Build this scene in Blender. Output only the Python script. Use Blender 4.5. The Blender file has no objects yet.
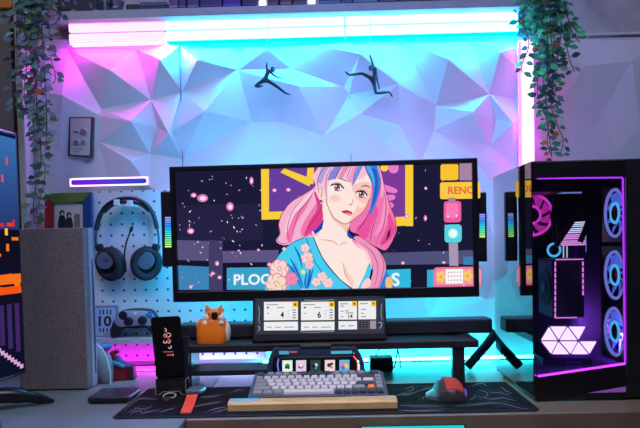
import bpy, bmesh, math, random
from mathutils import Vector, Matrix
from mathutils.geometry import delaunay_2d_cdt, tessellate_polygon
random.seed(7)
PI = math.pi
scene = bpy.context.scene
col = scene.collection

# ------------------------------------------------------------------ camera
PITCH = -2.0
FOC, CX = 675.0, 320.0
CY = 243.5 - FOC * math.tan(math.radians(PITCH))      # a shift lens: principal point below the frame's centre
cam_d = bpy.data.cameras.new('camera')
cam = bpy.data.objects.new('camera', cam_d); col.objects.link(cam)
cam_d.sensor_fit = 'HORIZONTAL'; cam_d.sensor_width = 36.0
cam_d.lens = FOC / 640.0 * 36.0
cam_d.clip_start = 0.02; cam_d.shift_y = (CY - 214.0) / 640.0
CAM = Vector((0, 0, 0.36))
R3 = (Matrix.Rotation(math.radians(1.0), 3, 'Z') @ Matrix.Rotation(math.radians(90 + PITCH), 3, 'X')
      @ Matrix.Rotation(math.radians(-1.3), 3, 'Z'))
cam.matrix_world = Matrix.Translation(CAM) @ R3.to_4x4()
scene.camera = cam

def ray(px, py):
    return R3 @ Vector(((px - CX) / FOC, -(py - CY) / FOC, -1.0))
def W(px, py, Y):
    d = ray(px, py); return CAM + d * (Y / d.y)
def WZ(px, py, z):
    d = ray(px, py); return CAM + d * ((z - CAM.z) / d.z)
class Plane:
    def __init__(s, p, n):
        s.p = Vector(p); s.n = Vector(n).normalized()
    def at(s, px, py, off=0.0):
        d = ray(px, py); t = (s.p - CAM).dot(s.n) / d.dot(s.n)
        return CAM + d * t + s.n * off

# ------------------------------------------------------------------ colour + materials
def lin(c):
    c /= 255.0
    return c / 12.92 if c <= 0.04045 else ((c + 0.055) / 1.055) ** 2.4
def C(r, g, b): return (lin(r), lin(g), lin(b), 1.0)
MATS = {}
def mat(name, rgb, rough=0.5, metal=0.0, emit=None, strength=0.0, noise=0.0, nscale=40.0, bump=0.0, bscale=200.0, spec=0.5, coat=0.0):
    if name in MATS: return MATS[name]
    m = bpy.data.materials.new(name); m.use_nodes = True
    nt = m.node_tree; b = nt.nodes['Principled BSDF']
    b.inputs['Base Color'].default_value = C(*rgb)
    b.inputs['Roughness'].default_value = rough
    b.inputs['Metallic'].default_value = metal
    b.inputs['Specular IOR Level'].default_value = spec
    b.inputs['Coat Weight'].default_value = coat
    if emit:
        b.inputs['Emission Color'].default_value = (*emit, 1) if len(emit) == 3 else emit
        b.inputs['Emission Strength'].default_value = strength
    if noise or bump:
        tc = nt.nodes.new('ShaderNodeTexCoord')
    if noise:
        n = nt.nodes.new('ShaderNodeTexNoise'); n.inputs['Scale'].default_value = nscale; n.inputs['Detail'].default_value = 6
        nt.links.new(tc.outputs['Object'], n.inputs['Vector'])
        r = nt.nodes.new('ShaderNodeValToRGB')
        c = C(*rgb)
        r.color_ramp.elements[0].position = 0.3; r.color_ramp.elements[1].position = 0.7
        r.color_ramp.elements[0].color = (*[max(0, x * (1 - noise)) for x in c[:3]], 1)
        r.color_ramp.elements[1].color = (*[min(1, x * (1 + noise)) for x in c[:3]], 1)
        nt.links.new(n.outputs['Fac'], r.inputs['Fac']); nt.links.new(r.outputs['Color'], b.inputs['Base Color'])
    if bump:
        n2 = nt.nodes.new('ShaderNodeTexNoise'); n2.inputs['Scale'].default_value = bscale; n2.inputs['Detail'].default_value = 4
        nt.links.new(tc.outputs['Object'], n2.inputs['Vector'])
        bp = nt.nodes.new('ShaderNodeBump'); bp.inputs['Strength'].default_value = bump; bp.inputs['Distance'].default_value = 0.002
        nt.links.new(n2.outputs['Fac'], bp.inputs['Height']); nt.links.new(bp.outputs['Normal'], b.inputs['Normal'])
    MATS[name] = m; return m
def emis(name, rgb_lin, strength):
    if name in MATS: return MATS[name]
    m = bpy.data.materials.new(name); m.use_nodes = True
    nt = m.node_tree; nt.nodes.clear()
    o = nt.nodes.new('ShaderNodeOutputMaterial'); e = nt.nodes.new('ShaderNodeEmission')
    e.inputs['Color'].default_value = (*rgb_lin, 1); e.inputs['Strength'].default_value = strength
    nt.links.new(e.outputs[0], o.inputs[0]); MATS[name] = m; return m
def attr_mat(name, strength=None, rough=0.6):
    """colours from the mesh attribute Col: a lit screen (strength) or a plain varied surface"""
    if name in MATS: return MATS[name]
    m = bpy.data.materials.new(name); m.use_nodes = True
    nt = m.node_tree; a = nt.nodes.new('ShaderNodeAttribute'); a.attribute_name = 'Col'
    b = nt.nodes['Principled BSDF']
    if strength is None:
        nt.links.new(a.outputs['Color'], b.inputs['Base Color']); b.inputs['Roughness'].default_value = rough
    else:
        nt.nodes.remove(b); e = nt.nodes.new('ShaderNodeEmission'); e.inputs['Strength'].default_value = strength
        nt.links.new(a.outputs['Color'], e.inputs['Color'])
        nt.links.new(e.outputs[0], nt.nodes['Material Output'].inputs[0])
    if name == 'leaf_surface':
        tl_ = nt.nodes.new('ShaderNodeBsdfTranslucent'); mx = nt.nodes.new('ShaderNodeMixShader'); mx.inputs[0].default_value = .4
        nt.links.new(a.outputs['Color'], tl_.inputs[0]); nt.links.new(b.outputs[0], mx.inputs[1]); nt.links.new(tl_.outputs[0], mx.inputs[2]); nt.links.new(mx.outputs[0], nt.nodes['Material Output'].inputs[0])
    MATS[name] = m; return m
def glass(name, tint, refl=1.0):
    if name in MATS: return MATS[name]
    m = bpy.data.materials.new(name); m.use_nodes = True
    nt = m.node_tree; nt.nodes.clear()
    o = nt.nodes.new('ShaderNodeOutputMaterial'); t = nt.nodes.new('ShaderNodeBsdfTransparent'); g = nt.nodes.new('ShaderNodeBsdfGlossy')
    t.inputs['Color'].default_value = (*tint, 1); g.inputs['Roughness'].default_value = 0.0
    f = nt.nodes.new('ShaderNodeFresnel'); f.inputs['IOR'].default_value = 1.5
    mu = nt.nodes.new('ShaderNodeMath'); mu.operation = 'MULTIPLY'; mu.inputs[1].default_value = refl; mu.use_clamp = True
    mx = nt.nodes.new('ShaderNodeMixShader')
    nt.links.new(f.outputs[0], mu.inputs[0]); nt.links.new(mu.outputs[0], mx.inputs[0])
    nt.links.new(t.outputs[0], mx.inputs[1]); nt.links.new(g.outputs[0], mx.inputs[2]); nt.links.new(mx.outputs[0], o.inputs[0])
    MATS[name] = m; return m

# ------------------------------------------------------------------ mesh builder
def crom(pts, closed=True, k=5):
    n = len(pts); out = []
    rng = range(n) if closed else range(n - 1)
    for i in rng:
        g = (lambda j: pts[j % n]) if closed else (lambda j: pts[min(max(j, 0), n - 1)])
        p0, p1, p2, p3 = g(i - 1), g(i), g(i + 1), g(i + 2)
        for s in range(k):
            t = s / k
            out.append(tuple(0.5 * (2 * b + (c - a) * t + (2 * a - 5 * b + 4 * c - d) * t * t + (3 * b - a - 3 * c + d) * t ** 3)
                             for a, b, c, d in zip(p0, p1, p2, p3)))
    if not closed: out.append(tuple(pts[-1]))
    return out

def world_loc(o):
    v = Vector((0, 0, 0))
    while o: v += o.location; o = o.parent
    return v

class MB:
    def __init__(s): s.v = []; s.f = []; s.m = []; s.c = []; s.mi = 0; s.color = None
    def add(s, vs, fs):
        o = len(s.v); s.v += [Vector(v) for v in vs]
        for f in fs: s.f.append([i + o for i in f]); s.m.append(s.mi); s.c.append(s.color)
        return s
    def box(s, c, size, bev=0.0, seg=2, rot=None):
        bm = bmesh.new(); bmesh.ops.create_cube(bm, size=1.0)
        bmesh.ops.scale(bm, vec=Vector(size), verts=bm.verts)
        if bev: bmesh.ops.bevel(bm, geom=list(bm.edges), offset=bev, segments=seg, affect='EDGES', profile=0.5)
        bm.verts.index_update()
        c = Vector(c)
        vs = [(rot @ v.co if rot else v.co) + c for v in bm.verts]
        s.add(vs, [[v.index for v in f.verts] for f in bm.faces]); bm.free(); return s
    def span(s, a, b, bev=0.0, seg=2):
        a, b = Vector(a), Vector(b)
        return s.box((a + b) / 2, [max(abs(x), 1e-4) for x in (b - a)], bev, seg)
    def tube(s, pts, r, n=8, closed=False, cap=True):
        pts = [Vector(p) for p in pts]; N = len(pts)
        rs = r if isinstance(r, (list, tuple)) else [r] * N
        t0 = (pts[1] - pts[0]).normalized()
        up = Vector((0, 0, 1)) if abs(t0.z) < 0.9 else Vector((1, 0, 0))
        nrm = (up - t0 * up.dot(t0)).normalized(); vs = []; fs = []
        for i, p in enumerate(pts):
            if closed: t = (pts[(i + 1) % N] - pts[i - 1]).normalized()
            else: t = (pts[min(i + 1, N - 1)] - pts[max(i - 1, 0)]).normalized()
            nrm = (nrm - t * nrm.dot(t)); nrm = nrm.normalized() if nrm.length > 1e-9 else t.orthogonal().normalized()
            b = t.cross(nrm)
            for k in range(n):
                a = 2 * PI * k / n
                vs.append(p + (nrm * math.cos(a) + b * math.sin(a)) * rs[i])
        for i in range(N if closed else N - 1):
            j = (i + 1) % N
            for k in range(n):
                fs.append([i * n + k, i * n + (k + 1) % n, j * n + (k + 1) % n, j * n + k])
        if cap and not closed:
            fs.append(list(range(n))[::-1]); fs.append([(N - 1) * n + k for k in range(n)])
        return s.add(vs, fs)
    def cyl(s, a, b, r0, r1=None, n=16): return s.tube([a, b], [r0, r0 if r1 is None else r1], n)
    def ell(s, c, r, rot=None, nu=16, nv=10):
        c = Vector(c); vs = []; fs = []
        for j in range(nv + 1):
            th = PI * j / nv
            for i in range(nu):
                a = 2 * PI * i / nu
                p = Vector((r[0] * math.sin(th) * math.cos(a), r[1] * math.sin(th) * math.sin(a), r[2] * math.cos(th)))
                vs.append((rot @ p if rot else p) + c)
        for j in range(nv):
            for i in range(nu):
                fs.append([j * nu + i, (j + 1) * nu + i, (j + 1) * nu + (i + 1) % nu, j * nu + (i + 1) % nu])
        return s.add(vs, fs)
    def lathe(s, prof, org, axis='Z', n=24):
        """profile of (radius, height) around an axis through org"""
        org = Vector(org); vs = []; fs = []
        for r, h in prof:
            for i in range(n):
                a = 2 * PI * i / n; x, y = r * math.cos(a), r * math.sin(a)
                vs.append(org + (Vector((x, y, h)) if axis == 'Z' else Vector((x, h, y)) if axis == 'Y' else Vector((h, x, y))))
        for j in range(len(prof) - 1):
            for i in range(n):
                fs.append([j * n + i, j * n + (i + 1) % n, (j + 1) * n + (i + 1) % n, (j + 1) * n + i])
        fs.append(list(range(n))[::-1]); fs.append([(len(prof) - 1) * n + i for i in range(n)])
        return s.add(vs, fs)
    def loft(s, rings, cap=True):
        n = len(rings[0]); vs = [Vector(p) for r in rings for p in r]; fs = []
        for j in range(len(rings) - 1):
            for i in range(n):
                fs.append([j * n + i, j * n + (i + 1) % n, (j + 1) * n + (i + 1) % n, (j + 1) * n + i])
        if cap: fs.append(list(range(n))[::-1]); fs.append([(len(rings) - 1) * n + i for i in range(n)])
        return s.add(vs, fs)
    def prism(s, pts, vec, cham=0.0):
        """front outline pushed along vec; cham rounds the front rim"""
        pts = [Vector(p) for p in pts]; vec = Vector(vec)
        c = sum(pts, Vector()) / len(pts)
        if cham:
            ins = []
            for p in pts:
                d = c - p; ins.append(p + d.normalized() * min(cham, d.length * 0.5))
            mid = [p + vec.normalized() * cham for p in pts]
            m2 = [p + (c - p).normalized() * cham * 0.3 + vec.normalized() * cham * 0.3 for p in pts]
            return s.loft([ins, m2, mid, [p + vec for p in pts]])
        return s.loft([pts, [p + vec for p in pts]])
    def build(s, name, mats, parent=None, smooth=False, base=None):
        if not isinstance(mats, (list, tuple)): mats = [mats]
        if parent is not None: org = world_loc(parent)
        elif base is not None: org = Vector(base)
        else:
            xs = [v.x for v in s.v]; ys = [v.y for v in s.v]; zs = [v.z for v in s.v]
            org = Vector(((min(xs) + max(xs)) / 2, (min(ys) + max(ys)) / 2, min(zs)))
        me = bpy.data.meshes.new(name)
        me.from_pydata([v - org for v in s.v], [], s.f)
        for m in mats: me.materials.append(m)
        me.polygons.foreach_set('material_index', s.m)
        if any(c is not None for c in s.c):
            ca = me.color_attributes.new('Col', 'FLOAT_COLOR', 'CORNER')
            for p in me.polygons:
                cc = s.c[p.index] or (1, 1, 1, 1)
                for li in p.loop_indices: ca.data[li].color = cc
        if s.color is None or True:
            bm = bmesh.new(); bm.from_mesh(me)
            if not getattr(s, 'keep', False): bmesh.ops.recalc_face_normals(bm, faces=bm.faces)
            bm.to_mesh(me); bm.free()
        if smooth:
            me.polygons.foreach_set('use_smooth', [True] * len(me.polygons))
            me.set_sharp_from_angle(angle=math.radians(40))
        me.update()
        o = bpy.data.objects.new(name, me); col.objects.link(o)
        if parent is not None: o.parent = parent
        else: o.location = org
        return o

def tag(o, label=None, cat=None, group=None, kind=None):
    if label: o['label'] = label
    if cat: o['category'] = cat
    if group: o['group'] = group
    if kind: o['kind'] = kind
    return o
def thing(name, label, cat, loc, group=None):
    e = bpy.data.objects.new(name, None); col.objects.link(e)
    e.location = Vector(loc); e.empty_display_size = 0.02
    return tag(e, label, cat, group)
def struct(o): o['kind'] = 'structure'; return o
def copy_tree(o, delta, parent=None):
    c = o.copy(); col.objects.link(c)
    if parent is not None: c.parent = parent
    else: c.location = o.location + Vector(delta)
    for ch in list(o.children): copy_tree(ch, delta, c)
    return c

# ------------------------------------------------------------------ pictures on screens
_fonts = {}
def text_tris(txt):
    if txt in _fonts: return _fonts[txt]
    cu = bpy.data.curves.new('lettering', 'FONT'); cu.body = txt; cu.resolution_u = 3; cu.offset = 0.025
    ob = bpy.data.objects.new('lettering', cu); col.objects.link(ob)
    dg = bpy.context.evaluated_depsgraph_get(); me = bpy.data.meshes.new_from_object(ob.evaluated_get(dg))
    me.calc_loop_triangles()
    vs = [(v.co.x, v.co.y) for v in me.vertices]; tr = [tuple(t.vertices) for t in me.loop_triangles]
    bpy.data.objects.remove(ob); bpy.data.curves.remove(cu); bpy.data.meshes.remove(me)
    x0 = min(v[0] for v in vs); x1 = max(v[0] for v in vs); y0 = min(v[1] for v in vs); y1 = max(v[1] for v in vs)
    vs = [((x - x0) / (x1 - x0), (y1 - y) / (y1 - y0)) for x, y in vs]
    _fonts[txt] = (vs, tr); return vs, tr
class Pic:
    def __init__(s, plane, off=0.0005, step=2e-5): s.pl = plane; s.off = off; s.step = step; s.mb = MB(); s.mb.keep = True; s.n = 0
    def raw(s, rgb, pts, faces):
        s.n += 1; s.mb.color = C(*rgb)
        P = [s.pl.at(x, y, s.off + s.n * s.step) for x, y in pts]
        s.mb.add(P, faces)
    def poly(s, rgb, pts, smooth=0):
        if smooth: pts = crom(pts, True, smooth)
        tr = tessellate_polygon([[Vector((x, y, 0)) for x, y in pts]])
        s.raw(rgb, pts, [list(t) for t in tr])
    def rect(s, rgb, x0, y0, x1, y1, slope=-0.018): 
        d = (x1 - x0) * slope
        s.poly(rgb, [(x0, y0), (x1, y0 + d), (x1, y1 + d), (x0, y1)])
    def circ(s, rgb, x, y, rx, ry=None, n=14):
        ry = ry or rx; s.poly(rgb, [(x + rx * math.cos(2 * PI * i / n), y + ry * math.sin(2 * PI * i / n)) for i in range(n)])
    def rrect(s, rgb, x0, y0, x1, y1, r, slope=-0.018):
        pts = []
        for cx, cy, a0 in ((x1 - r, y0 + r, -90), (x1 - r, y1 - r, 0), (x0 + r, y1 - r, 90), (x0 + r, y0 + r, 180)):
            for k in range(4):
                a = math.radians(a0 + k * 30); x = cx + r * math.cos(a); pts.append((x, cy + r * math.sin(a) + (x - x0) * slope))
        s.poly(rgb, pts)
    def line(s, rgb, pts, w, smooth=5, taper=False):
        if smooth and len(pts) > 2: pts = crom(pts, False, smooth)
        L = []; Rr = []; n = len(pts)
        for i, (x, y) in enumerate(pts):
            a = pts[max(i - 1, 0)]; b = pts[min(i + 1, n - 1)]
            dx, dy = b[0] - a[0], b[1] - a[1]; l = math.hypot(dx, dy) or 1
            ww = w / 2 * ((0.25 + 0.75 * math.sin(PI * i / max(n - 1, 1))) if taper else 1)
            L.append((x - dy / l * ww, y + dx / l * ww)); Rr.append((x + dy / l * ww, y - dx / l * ww))
        s.raw(rgb, L + Rr, [[i, i + 1, n + i + 1, n + i] for i in range(n - 1)])
    def text(s, rgb, t, x0, y0, x1, y1, slope=-0.018, rot=0):
        vs, tr = text_tris(t)
        if rot == 90: pts = [(x0 + (1 - v) * (x1 - x0) , y0 + u * (y1 - y0)) for u, v in vs]
        else: pts = [(x0 + u * (x1 - x0), y0 + v * (y1 - y0) + u * (x1 - x0) * slope) for u, v in vs]
        s.raw(rgb, pts, [list(t) for t in tr])
    def build(s, name, parent, strength=1.0, m=None):
        return s.mb.build(name, m or attr_mat('lit_picture_%g' % strength, strength), parent)

# shared materials
M_black = mat('black_plastic', (20, 20, 23), 0.45)
M_blackg = mat('black_gloss', (10, 10, 13), 0.12)
M_dark = mat('dark_metal', (28, 29, 34), 0.4, 0.4)
M_white = mat('white_plastic', (225, 225, 228), 0.4)
M_grey = mat('grey_plastic', (120, 122, 128), 0.45)
# ------------------------------------------------------------------ the room
YW = 2.06
# faceted wall panels: traced ridge points (pixel of the photo, relief towards the room in metres)
PK = 0.036
relief = [
 (67,49,0),(110,70,PK),(136,49,0.004),(160,60,PK),(180,46,0.004),(151,100,0),(101,109,.0),(62,95,.03),(182,92,0),(197,60,PK),
 (238,70,.006),(268,47,.004),(236,45,.004),(291,69,0),(329,47,PK*.6),(344,87,0),(298,86,PK),(349,38,.004),(360,54,PK),(400,38,.004),
 (448,59,PK),(470,38,.004),(500,52,PK),(489,94,0),(436,106,0),(399,84,PK),(514,36,.004),(100,116,.006),(131,121,PK),(150,154,0),
 (99,142,.004),(131,161,PK),(169,134,PK),(183,159,0),(205,111,PK),(252,122,0),(230,164,.02),(280,122,.006),(172,132,.02),(268,48,.02),
 (324,135,PK),(349,95,.006),(349,157,.004),(360,114,PK),(382,143,0),(473,112,PK),(400,125,PK),(434,130,.004),(490,146,0),(513,123,PK),
 (474,160,.03),(514,165,.004),(420,165,.02),(280,168,.03),(60,150,.02),(68,185,.004),(110,187,.01),(150,187,.02),(25,40,.004),(30,90,.03),(25,140,.004),
 (157,127,.0),(496,119,.0),(30,190,.03),(300,210,.03),(240,215,.0),(380,205,.0),(440,210,.03),(486,210,.006),(508,205,.03),(190,210,.03),(150,225,.01),(90,230,.0),(40,235,.0),
 (190,262,.0),(230,270,.03),(290,262,.0),(340,270,.03),(400,262,.0),(450,275,.03),(500,262,0),(520,290,.03),(160,290,0),(100,300,0),(30,300,0),
 (486,300,.012),(430,315,.0),(380,320,.02),(300,318,.0),(240,320,0),(540,40,.004),(575,37,.004),(612,40,.004),(585,66,.035),(632,61,.035),(600,116,0),
 (560,106,.02),(640,128,.03),(572,158,.03),(618,152,.02),(660,40,.004),(700,90,0),(700,37,0),(700,170,.03),(660,200,.0),(600,205,.03),(560,230,0),(640,262,.03),(700,262,0),(560,300,.03),(610,320,0)]
for xx in (-60, 30, 110, 190, 270, 349, 430, 517, 600, 700): relief.append((xx, 395, 0.002))
for yy, h in ((40,.0),(100,.03),(170,0),(240,.02),(320,0)): relief.append((-60, yy, h))
p2 = [Vector((x, y)) for x, y, h in relief]
names = {(x, y): i for i, (x, y, h) in enumerate(relief)}
E = lambda a, b: (names[a], names[b])
cons = [E((67,49),(110,70)),E((110,70),(136,49)),E((136,49),(160,60)),E((160,60),(180,46)),E((110,70),(101,109)),E((110,70),(151,100)),E((136,49),(151,100)),
 E((160,60),(151,100)),E((67,49),(101,109)),E((180,46),(197,60)),E((197,60),(182,92)),E((180,46),(182,92)),E((160,60),(182,92)),E((197,60),(238,70)),E((238,70),(182,92)),
 E((238,70),(291,69)),E((329,47),(291,69)),E((329,47),(344,87)),E((291,69),(344,87)),E((298,86),(344,87)),E((360,54),(400,38)),
 E((400,38),(448,59)),E((448,59),(470,38)),E((470,38),(500,52)),E((500,52),(489,94)),E((448,59),(489,94)),E((470,38),(489,94)),E((268,48),(291,69)),E((268,48),(238,70)),E((252,122),(280,122)),E((324,135),(382,143)),E((400,125),(382,143)),E((400,125),(434,130)),E((360,114),(344,87)),E((448,59),(436,106)),E((400,38),(399,84)),E((399,84),(436,106)),
 E((400,38),(436,106)),E((436,106),(489,94)),E((473,112),(489,94)),E((436,106),(473,112)),E((473,112),(490,146)),E((489,94),(513,123)),E((513,123),(490,146)),
 E((400,125),(436,106)),E((434,130),(436,106)),E((434,130),(490,146)),E((205,111),(182,92)),E((205,111),(183,159)),E((205,111),(252,122)),E((252,122),(183,159)),E((252,122),(230,164)),
 E((151,100),(131,121)),E((100,116),(131,121)),E((131,121),(150,154)),E((151,100),(169,134)),E((151,100),(157,127)),E((157,127),(150,154)),E((157,127),(169,134)),E((157,127),(131,121)),E((169,134),(182,92)),E((489,94),(496,119)),E((496,119),(490,146)),E((496,119),(513,123)),E((473,112),(496,119)),E((169,134),(150,154)),E((131,161),(150,154)),E((99,142),(131,161)),E((99,142),(150,154)),
 E((324,135),(349,95)),E((280,122),(324,135)),E((360,114),(382,143)),E((360,54),(349,95))]
vo, eo, fo, ov, oe, of_ = delaunay_2d_cdt(p2, cons, [], 0, 0.01)
b = MB(); b.keep = True
vs = []
for v, org in zip(vo, ov):
    h = relief[org[0]][2] if org else 0.0
    p = W(v.x, v.y, YW - (h if v.x < 530 else h * .45)); vs.append(p)
b.add(vs, fo)
M_panel = mat('white_wall_panel', (214, 212, 216), 0.42, noise=0.03, nscale=9)
struct(b.build('wall_back', M_panel))
# seams between the panels
M_seam = mat('panel_seam', (120, 118, 130), 0.8)
for i, x in enumerate((180.5, 349.5)):
    a, c = W(x - 1, 40, YW), W(x + 3, 300, YW)
    s_ = MB().box((a.x, YW - .0035, (a.z + c.z) / 2), (.0018, .006, a.z - c.z))
    struct(s_.build('trim_%d' % (i + 1), M_seam))
zt = W(600, 35, YW).z
M_conc = mat('concrete_plaster', (184, 178, 182), 0.9, noise=0.18, nscale=14, bump=0.4, bscale=60)
b = MB(); b.span((-1.6, YW + .03, zt - .9), (1.7, YW + .07, zt + .6)); struct(b.build('wall_upper', M_conc))
a = W(538, 36, YW)
b = MB(); b.span((a.x, YW - .012, zt - .004), (1.5, YW + .03, zt + .004), .002)
struct(b.build('trim_3', M_panel))
# door casing at the far left
b = MB(); p, q = W(-60, 0, 1.98), W(9, 0, 1.98)
b.span((p.x, 1.98, -.4), (q.x, 2.02, W(5, 10, 1.98).z)); struct(b.build('door_1', mat('taupe_door', (112, 104, 100), .6, noise=.08, nscale=6)))
b = MB(); b.span((p.x, 1.97, W(5, 9, 1.98).z), (W(11, 0, 1.97).x, 2.02, 1.4), .003); struct(b.build('trim_4', mat('amber_wood', (190, 120, 40), .5, noise=.2, nscale=8)))
b = MB(); b.span((q.x, 2.01, -.4), (q.x + .012, 2.03, 1.4)); struct(b.build('trim_5', M_black))
b = MB(); b.span((q.x + .012, 1.975, -.4), (W(20, 0, 1.975).x, 2.03, 1.4), .004); struct(b.build('trim_6', mat('pale_casing', (176, 172, 170), .5)))

# ------------------------------------------------------------------ the desk (an L: main top and a side return)
M_desk = mat('grey_oak_laminate', (118, 102, 86), 0.33, noise=.16, nscale=12, bump=.08, bscale=120)
M_ret = mat('grey_stone_laminate', (104, 116, 116), 0.4, noise=.14, nscale=18, bump=.05, bscale=150)
t = thing('desk', 'grey oak main desk under the black mat and the computer', 'desk', (.35, 1.7, -.036))
xr = W(186, 420, 1.39).x
b = MB(); b.span((xr, 1.385, -.036), (1.25, 2.055, 0), .002); b.build('desk_top', M_desk, t)
b = MB(); b.span((-.2, 1.47, -.10), (1.2, 1.49, -.036)); b.build('apron', M_dark, t)
t = thing('side_desk', 'pale grey stone look desk return under the speckled tower', 'desk', (-.8, 1.5, -.018))
b = MB(); b.span((-1.35, 1.0, -.018), (xr - .002, 2.055, 0), .002); b.build('desk_top', M_ret, t)
b = MB(); b.span((-1.3, 1.9, -.74), (-.4, 1.94, -.018)); b.build('apron', M_dark, t)
L0, L1 = W(361, 427, 1.392), W(463, 427, 1.392)
zc_ = W(412, 426.4, 1.378).z
t = thing('led_light_bar', 'cyan light strip along the front edge of the desk', 'light', ((L0.x + L1.x) / 2, 1.381, zc_ - .014))
b = MB(); b.span((L0.x, 1.377, zc_ - .013), (L1.x, 1.381, zc_), .001); b.build('diffuser', emis('cyan_lamp_soft', (.0, .75, .85), 1.0), t)
b = MB(); b.span((L0.x - .004, 1.381, zc_ - .015), (L1.x + .004, 1.385, zc_ + .001), .0005); b.build('housing', M_dark, t)

# ------------------------------------------------------------------ shelf and its light bars
M_shelf = mat('grey_shelf', (168, 168, 170), 0.75, noise=.1, nscale=20)
SY0 = 1.985
SZ = W(320, 12, SY0).z
sx0, sx1 = W(44, 20, SY0).x, W(555, 6, SY0).x
t = thing('wall_shelf', 'long grey floating shelf above the glowing light bars', 'shelf', ((sx0 + sx1) / 2, 2.03, SZ))
b = MB(); b.span((sx0, SY0, SZ), (sx1, YW + .029, SZ + .0235), .0015); b.build('board', M_shelf, t)
b = MB()
for f in (.08, .5, .92):
    b = MB(); x = sx0 + (sx1 - sx0) * f; b.span((x - .012, 2.05, SZ - .02), (x + .012, 2.085, SZ), .001); b.build('bracket', M_dark, t)
CYAN, MAG, PNK = (0.0, .42, 1.0), (.92, .01, .95), (1.0, .04, .60)
LY = 2.022
def bar_light(x0, x1, z0, z1, face, glow, label, strength, low):
    t = thing('led_light_bar', label, 'light', ((x0 + x1) / 2, LY + .015, z0), 'light bars under the shelf')
    b = MB(); b.span((x0, LY + .012, z0), (x1, LY + .034, z1)); b.build('housing', M_white, t)
    b = MB(); b.span((x0 + .001, LY, z0 + .0006), (x1 - .001, LY + .012, z1 - .0006), .003, 3); b.build('diffuser', face, t)
    b = MB()
    if low: b.span((x0 + .002, LY + .004, z0 - .002), (x1 - .002, LY + .032, z0))
    else: b.span((x0 + .002, LY + .004, z1), (x1 - .002, LY + .03, z1 + .003))
    b.build('glow_strip', emis('glow_%s_%g' % (glow, strength), dict(c=CYAN, m=MAG, p=PNK)[glow], strength), t)
F_c = emis('lamp_white_cool', (.105, .46, 1.0), 9.6); F_p = emis('lamp_white_pink', (1.0, .50, 1.0), 1.75)
xs = [W(68, 36, LY).x, W(165, 30, LY).x, W(345, 25, LY).x, W(519, 20, LY).x]
zb_, zm_, zt2_ = W(320, 36.5, LY).z, W(320, 25.8, LY).z, W(320, 16.5, LY).z
for k, (f1, gl, w) in enumerate(((F_p, 'm', 'pink white'), (F_c, 'c', 'cool white'), (F_c, 'c', 'cyan white'))):
    where = ('nearest the trailing vine by the door', 'right beside the pink white bars', 'ending at the lush vine above the computer')[k]
    bar_light(xs[k] + .001, xs[k + 1] - .001, zb_, zm_ - .0022, f1, gl, w + ' light bar in the lower row, ' + where, 185 if k else 95, True)
    bar_light(xs[k] + .001, xs[k + 1] - .001, zm_ + .0022, zt2_, f1, gl, w + ' light bar in the upper row, ' + where, 8, False)
# upright light bar beside the computer
vx0, vx1 = W(521, 100, 2.0).x, W(533, 100, 2.0).x
vz0, vz1 = .50, W(527, 40, 2.0).z
t = thing('led_light_bar', 'upright pink white light bar on the wall behind the lush vine', 'light', ((vx0 + vx1) / 2, 2.01, vz0))
b = MB(); b.span((vx0, 2.0, vz0), (vx1, 2.06, vz1)); b.build('housing', M_white, t)
b = MB(); b.span((vx0 + .001, 1.985, vz0), (vx1 - .001, 2.0, vz1), .004, 3); b.build('diffuser', emis('lamp_white_rose', (1.05, .75, 1.1), 1.5), t)
for xa, xb in ((vx0 - .002, vx0), (vx1, vx1 + .002)):
    b = MB(); b.span((xa, 2.001, vz0), (xb, 2.02, vz1)); b.build('glow_strip', emis('glow_p_side', (.9, .08, 1.0), 6), t)
# strips where desk meets wall
def desk_strip(px0, px1, rgb, st, label, SYs=2.02):
    a, c = W(px0, 368, SYs), W(px1, 366, SYs)
    t = thing('led_strip', label, 'light', ((a.x + c.x) / 2, SYs, 0), 'light strips at the back of the desk')
    b = MB(); b.span((a.x, SYs - .008, 0), (c.x, SYs + .008, .004)); b.build('backing', M_white, t)
    b = MB(); b.span((a.x, SYs - .007, .004), (c.x, SYs + .007, .012), .003); b.build('diffuser', emis('strip_%s' % label[:4], rgb, st), t)
desk_strip(88, 186, (1.0, .01, .95), 13, 'magenta light strip behind the toy and the phone', 1.95)
desk_strip(187, 262, (.42, .45, 1.0), 26, 'violet light strip behind the low shelf of the riser', 1.95)
desk_strip(263, 620, (.02, .80, 1.0), 60, 'cyan light strip running behind the riser towards the computer')

# room light: unseen area fills added overhead, and faint ambient
def area(name, loc, tgt, sx, sy, power, rgb):
    l = bpy.data.lights.new(name, 'AREA'); l.shape = 'RECTANGLE'; l.size = sx; l.size_y = sy; l.energy = power; l.color = rgb
    o = bpy.data.objects.new(name, l); col.objects.link(o); o.location = loc
    o.rotation_euler = (Vector(tgt) - Vector(loc)).to_track_quat('-Z', 'Y').to_euler(); return o
area('ceiling_lamp', (.95, .3, 2.3), (.55, 1.9, .5), 1.8, 1.0, 8.5, (1.0, .94, .95))  # unseen fill standing in for the room's ambient light
area('desk_lamp', (0, .95, 1.30), (0, 1.45, 0), .9, .3, 2.4, (1.0, .92, .84)).data.spread = math.radians(70)  # unseen fill added to brighten the front of the desk
area('ceiling_lamp_far', (-1.0, .5, 2.2), (-.75, 1.9, .45), .8, .8, 2.6, (1.0, .95, .92)).data.spread = math.radians(95)  # unseen fill added to lift the left end of the wall
area('blue_room_lamp', (.1, .4, 1.9), (0.0, 2.0, .72), .6, .6, 5.0, (.16, .26, 1.0)).data.spread = math.radians(80)  # unseen blue fill added for the darker wall facets
w = bpy.data.worlds.new('room_air'); scene.world = w; w.use_nodes = True
w.node_tree.nodes['Background'].inputs[0].default_value = (.30, .32, .45, 1)
w.node_tree.nodes['Background'].inputs[1].default_value = .10
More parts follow.
